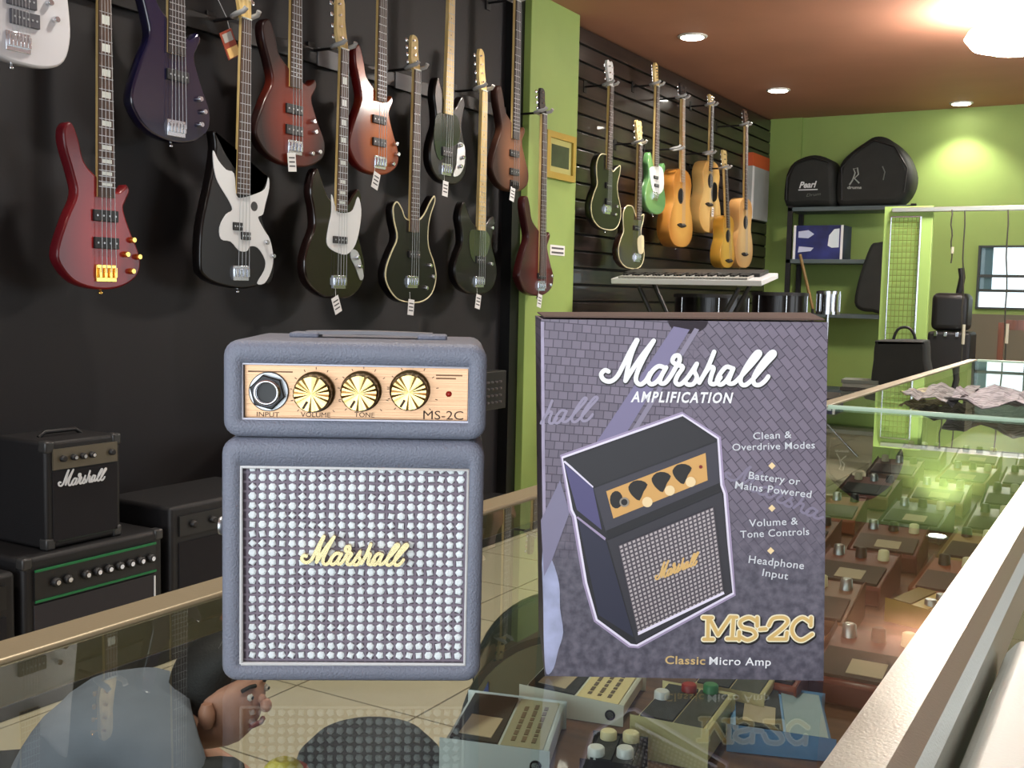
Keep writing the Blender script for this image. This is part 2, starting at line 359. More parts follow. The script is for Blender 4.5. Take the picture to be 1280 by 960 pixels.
# ================================================================ MINI AMPLIFIER
pl = at(274, 857, 2, GT); pr = at(605, 858, 2, GT); rz = math.atan2(pr.y-pl.y, pr.x-pl.x)
mid = (pl+pr)/2
F = Fr(mid, rz)
AMP = empty('mini_amplifier', mid, rz, 'grey mini guitar amplifier stack with gold panel and woven grille on the glass counter', 'amplifier')
def vinyl(name, c):
    return mat(name, c, .5, bump=.55, bs=1100, var=.04, vs=60)
GREY = vinyl('grey_vinyl', (.48, .50, .56))
def cabinet(name, X0, X1, Z0, Z1, x0, x1, z0, z1, D, rec, parent, m, rad=.0045, rb=.004):
    L = []
    L.append(rrect(X0+.003, X1-.003, Z0+.003, Z1-.003, rad, D))
    L.append(rrect(X0, X1, Z0, Z1, rad+.002, D-.004))
    for k in range(6):
        a = R(90*k/5); ins = rb*(1-cos(a)); L.append(rrect(X0+ins, X1-ins, Z0+ins, Z1-ins, rad+.002-ins*.4, rb*(1-sin(a))))
    e = .0005
    L.append(rrect(x0, x1, z0, z1, e, 0)); L.append(rrect(x0+.0004, x1-.0004, z0+.0004, z1-.0004, e, rec+.0006))
    mb = MB(); mb.loops(L, True, True, True)
    return mb.obj(name, m, parent)
def fx(px, py, y=0): return F.p(px, py, y)
hx0, _ = fx(277.5, 490); hx1, hz1 = fx(609.5, 431); _, hz0 = fx(440, 549)
ox0, oz1 = fx(302, 453.5); ox1, oz0 = fx(586, 529)
AD = .078
head = cabinet('head_cabinet', hx0, hx1, hz0, hz1, ox0, ox1, oz0, oz1, AD, .004, AMP, GREY)
cx0, _ = fx(275.5, 700); cx1, cz1 = fx(606, 552.5)
gx0, gz1 = fx(299.5, 582); gx1, gz0 = fx(582.5, 833)
cab = cabinet('speaker_cabinet', cx0, cx1, .0012, cz1, gx0, gx1, gz0, gz1, AD, .003, AMP, GREY)
for x in (cx0+.01, cx1-.01):
    for y in (.012, AD-.012): MB().cyl((x, y, 0), (x, y, .002), .005, n=12).obj('foot', BLK, AMP)
MB().box(hx0+.006, hx1-.006, .004, AD-.006, cz1-.001, hz0+.001).obj('joint_gasket', mat('dark_gasket', (.12, .12, .15), .7), AMP)
# control panel
def brass():
    m = mat('brass_panel', (.80, .64, .50), .36, .75); nt = m.node_tree; b = nt.nodes['Principled BSDF']
    tc = nt.nodes.new('ShaderNodeTexCoord'); mp = nt.nodes.new('ShaderNodeMapping'); mp.inputs['Scale'].default_value = (15, 15, 1500)
    n = nt.nodes.new('ShaderNodeTexNoise'); n.inputs['Scale'].default_value = 1; k = nt.nodes.new('ShaderNodeBump'); k.inputs['Strength'].default_value = .3; k.inputs['Distance'].default_value = .0003
    nt.links.new(tc.outputs['Object'], mp.inputs[0]); nt.links.new(mp.outputs[0], n.inputs['Vector']); nt.links.new(n.outputs['Fac'], k.inputs['Height']); nt.links.new(k.outputs[0], b.inputs['Normal'])
    return m
PY = .0035
pan = MB().box(ox0+.0006, ox1-.0006, PY, PY+.001, oz0+.0006, oz1-.0006).obj('control_panel', brass(), AMP)
PWH = mat('white_piping', (.85, .85, .9), .4)
def piping(name, x0, x1, z0, z1, y, r, m, parent):
    MB().tube([(x0, y, z0), (x1, y, z0), (x1, y, z1), (x0, y, z1), (x0, y, z0)], r, 8).obj(name, m, parent)
piping('panel_edging', ox0+.0003, ox1-.0003, oz0+.0003, oz1-.0003, .0008, .0005, PWH, AMP)
BRN = mat('dark_brown_print', (.22, .14, .08), .6)
for s, xa, xb, yb, h in (('INPUT', 321, 349, 520.5, 6), ('VOLUME', 376, 413, 521, 6), ('TONE', 443, 468, 521, 6), ('MS-2C', 529, 579, 524, 11)):
    a = fx(xa, yb, PY); b = fx(xb, yb+.8, PY); text_on('lettering', s, BRN, pan, a, b, h/1350*.45, PY-.00012, 0)
MB_ = MB()
for kx, ky in ((391, 492.5), (450.5, 491.5), (512, 490.5)):
    c = fx(kx+4, ky-1, PY)
    for k in range(11):
        a = R(225-27*k); MB_.box(-.00015, .00015, PY-.0001, PY+.0001, .0098, .0108, Matrix.Translation((c[0], 0, c[1])) @ Matrix.Rotation(pi/2-a, 4, 'Y'))
MB_.obj('dial_marks', BRN, pan)
for xa, xb, y in ((310, 366, 464), (545, 578, 469), (545, 570, 473)):
    a = fx(xa, y, PY); b = fx(xb, y, PY); MB().box(a[0], b[0], PY-.0001, PY, a[1]-.0003, a[1]+.0003).obj('fine_print_line', mat('brown_fine_print', (.5, .36, .24), .6), pan)
KG = mat('spun_gold', (.94, .80, .52), .24, 1)
def knob(kx, ky, r=.0075):
    c = fx(kx, ky, -.009); k = empty('knob', (c[0], PY, c[1])); k.parent = AMP
    mb = MB(); n = 40; L = []
    for rr, y in ((1.12, 0), (1.12, -.0025), (1.0, -.0035), (1.0, -.0105), (.93, -.012)):
        L.append([((rr*r*(1+(.03 if i % 2 else 0)*(y < -.003)))*cos(2*pi*i/n), y, rr*r*(1+(.03 if i % 2 else 0)*(y < -.003))*sin(2*pi*i/n)) for i in range(n)])
    mb.loops(L, True, False, False).obj('skirt', mat('knob_dark_gold', (.45, .38, .24), .35, .8), k)
    # spun face: shallow radial facets so that light streaks like turned metal
    vs = [(0, -.0122, 0)]; fs = []
    for i in range(n): vs.append((r*.93*cos(2*pi*i/n), -.012 - (0, .0005, .0009, .0003, .0007, .0001)[(i//2) % 6], r*.93*sin(2*pi*i/n)))
    for i in range(n): fs.append((0, 1+i, 1+(i+1) % n))
    MB().add(vs, fs).obj('gold_cap', KG, k)
    a = R(200); MB().box(-.0004, .0004, -.0128, -.012, r*.45, r*.9, Matrix.Rotation(R(-150), 4, 'Y')).obj('pointer', BRN, k)
for kx, ky in ((389, 493), (448.5, 492), (511, 491)): knob(kx, ky)
c = fx(333, 491, -.003); j = empty('input_jack', (c[0], PY, c[1])); j.parent = AMP
MB().lathe((0, 0, 0), (0, -1, 0), [(.0082, 0), (.0082, .001), (.0078, .0014)], 30).obj('washer', STEEL, j)
MB().lathe((0, -.0014, 0), (0, -1, 0), [(.0074, 0), (.0074, .003), (.0068, .0034)], 6, False).obj('hex_nut', mat('dark_nut', (.2, .2, .2), .35, .6), j)
MB().lathe((0, -.003, 0), (0, -1, 0), [(.0055, 0), (.0055, .004), (.0048, .0045), (.0042, .0045), (.004, .001)], 28).obj('ring', CHROME, j)
MB().cyl((0, -.0035, 0), (0, -.0042, 0), .0040, n=24).obj('socket_hole', mat('hole_black', (.01, .01, .01), .9), j)
c = fx(561, 492.5, PY); MB().ball((c[0], PY, c[1]), .0013, 12).obj('indicator_light', mat('red_led', (.65, .1, .06), .3), AMP)
# grille
gc = MB().box(gx0+.0004, gx1-.0004, .0028, .0036, gz0+.0004, gz1-.0004).obj('grille_backing', mat('grille_dark', (.36, .32, .36), .8), AMP)
NX, NZ = 23, 21; a0 = fx(315.5, 596.5, .002); a1 = fx(572, 820, .002)
dx = (a1[0]-a0[0])/(NX-2); dz = (a0[1]-a1[1])/(NZ-2)
dots = MB(); thr = MB(); rnd = random.Random(3)
for i in range(NX):
    for k in range(NZ):
        x = a0[0]+dx*i; z = a1[1]+dz*k
        if x > gx1-.0012: continue
        z = min(z, gz1-.0013); r = dx*.385; nn = rnd.choice((4, 4, 5, 5, 6, 7)); ph = rnd.random()*6
        ring = lambda s, y: [(x+r*s*cos(ph+2*pi*q/nn)*(1+.16*rnd.random()), y, z+r*s*sin(ph+2*pi*q/nn)*(1+.16*rnd.random())) for q in range(nn)]
        dots.loops([ring(1.05, .0028), ring(1.0, .0021), ring(.55, .0017)], False, True, False)
for i in range(NX+1):
    x = a0[0]+dx*(i-.5)
    if gx0 < x-.0006 and x+.0006 < gx1: thr.box(x-.0005, x+.0005, .0023, .0029, gz0+.001, gz1-.001)
for k in range(NZ):
    z = a1[1]+dz*(k-.5)
    if z > gz0: thr.box(gx0+.001, gx1-.001, .0022, .0029, z-.0005, z+.0005)
tag(dots.obj('grille_weave', mat('silver_white_weave', (.92, .95, .96), .4), AMP), 'white woven check dots of the grille cloth', kind='stuff')
tag(thr.obj('grille_threads', mat('grey_thread', (.5, .46, .51), .8), AMP), kind='stuff')
piping('grille_edging', gx0+.0006, gx1-.0006, gz0+.0006, gz1-.0006, .0006, .0009, mat('grille_piping', (.82, .82, .82), .4), AMP)
la = fx(376, 703, -.001); lb = fx(512, 703, -.001); sc = (lb[0]-la[0])/1180
lz0 = fx(440, 705, 0)[1]; lz1 = fx(440, 670, 0)[1]; scz = (lz1-lz0)/(350-60)
lg = ribbon(MB(), MSH, .0014, -.0016, .0008, lambda x, y: (la[0]+(x-50)*sc, lz0+(350-y)*scz)).obj('script_logo', mat('gold_logo', (.95, .86, .66), .25, .9), AMP)
# carrying handle on top and side studs
for xa in (378, 540):
    x = fx(xa, 425, .03)[0]; MB().box(x-.0065, x+.0065, .034, .05, hz1-.0003, hz1+.0022).obj('handle_mount', GREY, AMP, bev=.001)
xa = fx(378, 425, .03)[0]; xb = fx(540, 425, .03)[0]
L = [(xa+(xb-xa)*k/8, .042, hz1+.0012+.0005*sin(pi*k/8)) for k in range(9)]
MB().loops([[(p[0], p[1]-.006, p[2]), (p[0], p[1]+.006, p[2]), (p[0], p[1]+.006, p[2]+.0015), (p[0], p[1]-.006, p[2]+.0015)] for p in L]).obj('handle_strap', mat('light_grey_strap', (.5, .5, .52), .5), AMP)
zs = fx(270, 657, .03)[1]
MB().lathe((cx0+.001, .03, zs), (-1, 0, 0), [(.0042, 0), (.0042, .003), (.003, .0035), (.003, .006), (.0042, .0065), (.0038, .0078)], 20).obj('side_stud', STEEL, AMP)

# ================================================================ CARDBOARD BOX
pl = at(680, 845, 2, GT); pr = at(1030, 851, 2, GT); rz = math.atan2(pr.y-pl.y, pr.x-pl.x); mid = (pl+pr)/2
F2 = Fr(mid, rz)
BOX = empty('amplifier_box', mid, rz, 'purple-grey printed cardboard carton standing on the glass right of the mini amplifier', 'box')
def bx(px, py, y=0): return F2.p(px, py, y)
def boxmat():
    m = bpy.data.materials.new('printed_card'); m.use_nodes = True; nt = m.node_tree; b = nt.nodes['Principled BSDF']; N = nt.nodes.new; Lk = nt.links.new
    tc = N('ShaderNodeTexCoord'); sp = N('ShaderNodeSeparateXYZ'); Lk(tc.outputs['Object'], sp.inputs[0])
    def brick(ang, sc, w):
        cb_ = N('ShaderNodeCombineXYZ'); Lk(sp.outputs[0], cb_.inputs[0]); Lk(sp.outputs[2], cb_.inputs[1])
        mp = N('ShaderNodeMapping'); mp.inputs['Rotation'].default_value = (0, 0, R(ang)); Lk(cb_.outputs[0], mp.inputs[0])
        nz = N('ShaderNodeTexNoise'); nz.inputs['Scale'].default_value = 40; Lk(tc.outputs['Object'], nz.inputs['Vector'])
        ad = N('ShaderNodeVectorMath'); ad.operation = 'MULTIPLY_ADD'; ad.inputs[1].default_value = (.0012,)*3; Lk(nz.outputs['Color'], ad.inputs[0]); Lk(mp.outputs[0], ad.inputs[2])
        br = N('ShaderNodeTexBrick'); br.inputs['Scale'].default_value = sc; br.inputs['Brick Width'].default_value = w; br.inputs['Row Height'].default_value = .45
        br.inputs['Mortar Size'].default_value = .035; br.inputs['Mortar Smooth'].default_value = .6
        br.inputs['Color1'].default_value = (*lin((.485, .445, .51)), 1); br.inputs['Color2'].default_value = (*lin((.425, .39, .45)), 1); br.inputs['Mortar'].default_value = (*lin((.27, .24, .30)), 1)
        Lk(ad.outputs[0], br.inputs['Vector']); return br
    b1 = brick(3, 125, .5); b2 = brick(50, 130, .75)
    def fac(src, a, c):
        r = N('ShaderNodeMapRange'); r.inputs[1].default_value = a; r.inputs[2].default_value = c; Lk(src, r.inputs[0]); return r
    mx = N('ShaderNodeMix'); mx.data_type = 'RGBA'; f1 = fac(sp.outputs[0], -.012, .006); Lk(f1.outputs[0], mx.inputs[0]); Lk(b1.outputs[0], mx.inputs[6]); Lk(b2.outputs[0], mx.inputs[7])
    n2 = N('ShaderNodeTexNoise'); n2.inputs['Scale'].default_value = 260; n2.inputs['Detail'].default_value = 4; Lk(tc.outputs['Object'], n2.inputs['Vector'])
    rp = N('ShaderNodeValToRGB'); rp.color_ramp.elements[0].position = .35; rp.color_ramp.elements[1].position = .68
    rp.color_ramp.elements[0].color = (*lin((.29, .28, .33)), 1); rp.color_ramp.elements[1].color = (*lin((.44, .42, .47)), 1); Lk(n2.outputs['Fac'], rp.inputs[0])
    m2 = N('ShaderNodeMix'); m2.data_type = 'RGBA'; f2 = fac(sp.outputs[2], .085, .045); Lk(f2.outputs[0], m2.inputs[0]); Lk(mx.outputs[2], m2.inputs[6]); Lk(rp.outputs[0], m2.inputs[7])
    Lk(m2.outputs[2], b.inputs['Base Color']); b.inputs['Roughness'].default_value = .45
    return m
CARD = boxmat(); CARDB = mat('brown_card', (.36, .28, .25), .75, var=.1, vs=30)
BD = .075
tl = bx(676.5, 399); tr = bx(1034.5, 403); bl = bx(681, 845); br_ = bx(1029.5, 850)
TZ = (tl[1]+tr[1])/2
# hull: slightly bulging front face made of a grid, straight sides
mb = MB(); n = 8; grid = []
for j in range(n+1):
    v = j/n
    for i in range(n+1):
        u = i/n; xa = bl[0]+(tl[0]-bl[0])*v; xb = br_[0]+(tr[0]-br_[0])*v
        zt = tl[1]+(tr[1]-tl[1])*u
        grid.append((xa+(xb-xa)*u, 0, zt*v))
fs = [(j*(n+1)+i, j*(n+1)+i+1, (j+1)*(n+1)+i+1, (j+1)*(n+1)+i) for j in range(n) for i in range(n)]
mb.add(grid, fs)
mb.add([(bl[0], 0, 0), (br_[0], 0, 0), (tr[0], 0, tr[1]), (tl[0], 0, tl[1]), (bl[0], BD, 0), (br_[0], BD, 0), (tr[0], BD, tr[1]), (tl[0], BD, tl[1])],
       [(0, 3, 7, 4), (1, 5, 6, 2), (4, 7, 6, 5), (0, 4, 5, 1), (3, 2, 6, 7)])
mb.obj('carton', CARD, BOX)
rk = tr[1]-tl[1]
mb = MB(); q = bx(1040, 384, .02)
mb.add([(tl[0]+.001, .001, tl[1]+.0008), (tr[0]-.001, .001, tr[1]+.0008), (tr[0]+.003, BD*.5, tr[1]+.003), (tl[0]+.001, BD, tl[1]+.0012),
        (tl[0]+.001, .001, tl[1]+.0014), (tr[0]-.001, .001, tr[1]+.0014), (tr[0]+.003, BD*.5, tr[1]+.0036), (tl[0]+.001, BD, tl[1]+.0018)],
       [(0, 3, 2, 1), (4, 5, 6, 7), (0, 1, 5, 4), (1, 2, 6, 5), (2, 3, 7, 6), (3, 0, 4, 7)]).obj('top_flap', CARDB, BOX)
nc = bx(860, 401)
MB().plate([(nc[0]+.0085*cos(pi+pi*k/14), nc[1]+.0055*sin(pi+pi*k/14)) for k in range(15)], -.00015, .0005).obj('thumb_notch', mat('notch_shade', (.2, .17, .2), .8), BOX)
# printed picture (flat print, laid down as thin layers)
_ly = [-.0002]
def pr_poly(name, pts, m, smooth=0, layer=None):
    if layer is None: _ly[0] -= .00006; y = _ly[0]
    else: y = layer
    P = [bx(*p) for p in pts]
    if smooth: P = cr(P, smooth)
    return MB().plate(P, y, y+.00004).obj(name, m, BOX)
pc = lambda n, c, r=.45: mat('print_'+n, c, r)
pr_poly('printed_band', [(842, 408), (862, 412), (762, 575), (735, 590), (722, 588)], pc('band', (.50, .47, .60)))
pr_poly('printed_band', [(868, 410), (874, 412), (775, 572), (768, 572)], pc('band2', (.55, .52, .60)))
pr_poly('printed_band', [(676, 650), (700, 600), (712, 640), (690, 700), (680, 720)], pc('band3', (.52, .50, .60)))
HALO = pc('halo', (.93, .9, .97)); HALO2 = pc('halo_soft', (.66, .6, .72))
OUT = [(703, 572), (853, 519), (897, 548), (901, 606), (905, 617), (910, 680), (916, 741), (796, 806), (788, 805), (746, 774), (733, 728), (719, 645), (715, 637)]
cxo = sum(p[0] for p in OUT)/len(OUT); cyo = sum(p[1] for p in OUT)/len(OUT)
def grow(P, d): return inset(P, -d)
pr_poly('printed_glow', grow(OUT, 4.5), HALO2)
pr_poly('printed_glow', grow(OUT, 1.8), HALO)
pr_poly('printed_amp', grow(OUT, -1.0), pc('black', (.13, .12, .14)))
pr_poly('printed_amp_side', [(705, 579), (741, 609), (752, 662), (721, 637)], pc('blueside', (.33, .31, .48)))
pr_poly('printed_amp_side', [(722, 648), (757, 675), (792, 796), (748, 768)], pc('blueside2', (.17, .17, .25)))
pr_poly('printed_highlight', [(704, 577), (706, 575.5), (742, 606), (741, 609.5)], HALO)
pr_poly('printed_highlight', [(720, 646.5), (722, 645), (757, 672), (756, 675)], HALO2)
pr_poly('printed_amp_front', [(742, 610), (896, 552), (899, 605), (757, 665)], pc('front', (.24, .23, .27)))
pr_poly('printed_amp_gap', [(757, 663), (899, 603), (900, 611), (760, 673)], pc('gap', (.1, .09, .11)))
pr_poly('printed_amp_top', [(705, 574), (852, 521.5), (895, 550), (742, 608)], pc('top', (.15, .14, .16)))
pr_poly('printed_amp_front', [(759, 675), (902, 614), (914, 740), (795, 803)], pc('front2', (.2, .19, .22)))
pr_poly('printed_panel', [(757.4, 613.5), (881.4, 565.7), (884, 599.8), (766.4, 647.5)], pc('gold', (.86, .66, .38)))
circ = lambda x, y, a, b=None, n=14, t0=0: [(x+a*cos(t0+2*pi*k/n), y+(b or a)*sin(t0+2*pi*k/n)) for k in range(n)]
ink = pc('ink', (.1, .08, .07)); pale = pc('palegold', (.97, .86, .66))
pr_poly('printed_socket', circ(770, 624, 8, 11), ink)
for x, y in ((796, 612), (825, 601.5), (851, 591.5)):
    pr_poly('printed_knob', [(x-11, y-4), (x-5, y-11), (x+5, y-12), (x+13, y-7), (x+8, y+2), (x+3, y+13), (x-4, y+9), (x-9, y+3)], ink, 2)
for x, y in ((808.6, 626.8), (836.5, 612.4), (862.5, 601.6)):
    pr_poly('printed_knob_cap', circ(x, y, 6.5), pale)
pr_poly('printed_socket_ring', circ(779.8, 626.8, 6), pc('ring', (.6, .56, .5))); pr_poly('printed_socket', circ(779.8, 626.8, 4), ink)
pr_poly('printed_light', circ(875, 582.8, 2.2), pc('red', (.5, .1, .08)))
Q = [(772.5, 681), (891, 632.5), (903.8, 740.6), (796.9, 791)]
pr_poly('printed_grille', Q, pc('grille', (.33, .30, .33)))
_ly[0] -= .00006; dm = MB(); ng = 22
def bil(u, v):
    a, b, c, d = Q; return ((a[0]*(1-u)+b[0]*u)*(1-v)+(d[0]*(1-u)+c[0]*u)*v, (a[1]*(1-u)+b[1]*u)*(1-v)+(d[1]*(1-u)+c[1]*u)*v)
for i in range(ng):
    for j in range(ng):
        u0, u1, v0, v1 = (i+.2)/ng, (i+.78)/ng, (j+.2)/ng, (j+.78)/ng
        q = [bx(*bil(*p)) for p in ((u0, v0), (u1, v0), (u1, v1), (u0, v1))]
        dm.add([(x, _ly[0], z) for x, z in q], [(0, 1, 2, 3)])
tag(dm.obj('printed_grille_dots', pc('dots', (.74, .7, .7)), BOX), kind='stuff')
pr_poly('printed_piping', [(796.5, 788.5), (903.5, 738), (904.5, 741), (797, 792.5)], HALO)
_ly[0] -= .00006
def mapS(p0, p1, h):
    'map logo strokes onto the box: baseline p0->p1 (px), letter height h px'
    def f(x, y):
        u = (x-50)/1155; v = (350-y)/290
        return bx(p0[0]+(p1[0]-p0[0])*u, p0[1]+(p1[1]-p0[1])*u - h*v)
    return f
pxm = .475/1350
ribbon(MB(), MSH, 2.2*pxm, _ly[0], _ly[0]+.00004, mapS((818, 725), (872, 703), 19)).obj('printed_script', pc('goldscript', (.88, .72, .45)), BOX)
ribbon(MB(), MSH, 7.2*pxm, -.00045, -.0004, mapS((749.5, 481.5), (968.5, 482.5), 56)).obj('printed_title_shadow', ink, BOX)
ribbon(MB(), MSH, 5.6*pxm, -.00055, -.0005, mapS((749, 480.5), (968, 481.5), 56)).obj('printed_title', pc('white', (.97, .97, .98)), BOX)
gh = pc('ghost', (.60, .57, .66))
ribbon(MB(), MSH[9:], 3.2*pxm, -.0003, -.00026, lambda x, y: bx(676+(x-706)*.142, 531-(x-706)*.012-(350-y)*.135)).obj('printed_ghost_script', gh, BOX)
ribbon(MB(), MSH[:13], 3.2*pxm, -.0003, -.00026, lambda x, y: bx(905+(x-50)*.132, 598+(x-50)*.058-(350-y)*.1)).obj('printed_ghost_script', pc('ghost2', (.52, .49, .57)), BOX)
WT = pc('white', (.97, .97, .98)); LW = pc('letter_white', (.85, .86, .88))
def words(s, x0, y0, x1, y1, h, m=None, bold=.009, shear=0, space=1.07):
    text_on('printed_words', s, m or LW, BOX, bx(x0, y0), bx(x1, y1), h*pxm, -.0007, bold, shear, space)
words('AMPLIFICATION', 788, 502, 916, 503.5, 12.5, WT, .03, .25, 1.2)
for a in (('Clean &', 941, 549, 989, 547, 8.5), ('Overdrive Modes', 915, 563, 1018, 560, 8.5), ('Battery or', 935, 598, 999, 606, 9), ('Mains Powered', 918, 610, 1013, 622, 9),
          ('Volume &', 936, 658, 997, 655, 9), ('Tone Controls', 925, 672, 1011, 668, 9), ('Headphone', 935, 703, 1004, 711, 9.5), ('Input', 952, 719, 984, 724, 9)):
    words(*a)
for x, y in ((964.5, 582), (964.5, 635), (963, 688)): pr_poly('printed_diamond', [(x, y-4.5), (x+4.5, y), (x, y+4.5), (x-4.5, y)], pale, 0, -.0006)
words('Classic', 831, 829, 881, 830, 10, pc('classic', (.85, .73, .5)), .018)
words('Micro Amp', 886, 830, 963, 831.5, 10, WT, .01)
MS2 = [[(358,130),(425,132)],[(395,135),(392,292)],[(362,296),(432,296)],[(405,138),(470,262)],[(470,262),(560,130)],[(562,126),(612,128)],[(588,130),(578,290)],[(540,292),(612,292)],
 [(768,195),(768,132)],[(762,158),(705,130),(640,160),(655,205),(735,228),(755,272),(695,302),(636,275)],[(632,240),(630,300)],[(788,220),(835,216)],
 [(856,192),(890,138),(968,130),(1000,160),(960,212),(858,292)],[(858,294),(985,294)],[(988,294),(995,245)],[(1178,132),(1176,192)],[(1170,165),(1112,132),(1052,170),(1032,230),(1060,285),(1112,302),(1186,258)]]
g5 = lambda x, y: bx(820+x/6.095, 750+y/6.095)
ribbon(MB(), MS2, 9.2*pxm, -.0005, -.00045, lambda x, y: bx(821+x/6.095, 752+y/6.095)).obj('printed_model_name', ink, BOX)
ribbon(MB(), MS2, 7.6*pxm, -.0006, -.00055, g5).obj('printed_model_name', pc('creamletter', (.97, .93, .80)), BOX)
ribbon(MB(), MS2, 4.2*pxm, -.0007, -.00065, g5).obj('printed_model_name', pc('goldletter', (.88, .74, .46)), BOX)
# pale left edge strip; corner patch paints highlights of the crumpled clear wrap
pr_poly('wrap_highlight', [(678, 690), (690, 700), (699, 730), (700, 760), (704, 790), (698, 812), (692, 835), (683, 842), (680, 810), (679, 750)], mat('painted_wrap_glint', (.66, .68, .80), .35, var=.25, vs=90), 3, -.0003)
pr_poly('pale_edge_strip', [(676, 402), (680, 402), (681, 560), (683, 690), (679, 700), (677, 560)], mat('pale_edge_tone', (.66, .62, .72), .4, var=.2, vs=90), 0, -.0003)

# ================================================================ GUITARS
T_ = {
 'SR': [(71,315),(83,275),(94,246),(90,221),(81,188),(81,167),(90,160),(98,179),(104,204),(117,219),(142,237),(152,233),(157,227),(161,235),(156,248),(153,260),(163,290),(174,318),(171,342),(150,358),(121,362),(92,354),(75,335)],
}
def norm(P):
    x0 = min(p[0] for p in P); x1 = max(p[0] for p in P); y0 = min(p[1] for p in P); y1 = max(p[1] for p in P)
    return [((p[0]-x0)/(x1-x0), (y1-p[1])/(y1-y0)) for p in P]
T_['SR'] = norm(T_['SR'])
T_['JB'] = [(.5,0),(.25,.03),(.05,.13),(0,.28),(.06,.42),(.15,.55),(.14,.68),(.09,.82),(.13,.95),(.2,1),(.28,.9),(.38,.79),(.55,.74),(.68,.76),(.78,.84),(.87,.89),(.93,.82),(.88,.7),(.85,.58),(.92,.45),(1,.28),(.95,.12),(.76,.02)]
T_['DC'] = [(.45,0),(.2,.04),(.02,.17),(.0,.3),(.1,.45),(.2,.58),(.14,.72),(.12,.84),(.2,.9),(.3,.84),(.38,.76),(.6,.76),(.72,.82),(.84,.94),(.93,1),(.95,.94),(.86,.8),(.82,.66),(.84,.52),(.95,.38),(1,.24),(.92,.09),(.72,.01)]
T_['LP'] = [(.5,0),(.25,.03),(.05,.14),(0,.3),(.08,.46),(.17,.58),(.14,.72),(.14,.86),(.24,.97),(.38,1),(.5,.98),(.62,.86),(.68,.8),(.8,.86),(.93,.9),(.92,.78),(.85,.64),(.88,.5),(.97,.36),(1,.22),(.92,.08),(.75,.01)]
T_['AC'] = [(.5,0),(.24,.02),(.05,.12),(0,.26),(.06,.42),(.16,.55),(.15,.68),(.12,.82),(.2,.94),(.36,.995),(.5,1),(.64,.995),(.8,.94),(.88,.82),(.85,.68),(.84,.55),(.94,.42),(1,.26),(.95,.12),(.76,.02)]
T_['BW'] = norm([(250,335),(252,290),(262,240),(268,200),(266,180),(272,185),(282,205),(296,217),(312,245),(323,240),(332,222),(336,232),(330,262),(325,275),(335,300),(342,325),(338,352),(325,357),(300,362),(270,357),(255,348)])
T_['WH'] = [(.5,0),(.3,.02),(.12,.1),(.02,.25),(0,.45),(.08,.7),(.15,.95),(.28,1),(.4,.85),(.55,.8),(.66,.85),(.8,.97),(.87,1),(.9,.85),(.93,.65),(.98,.42),(1,.22),(.93,.07),(.76,.01)]
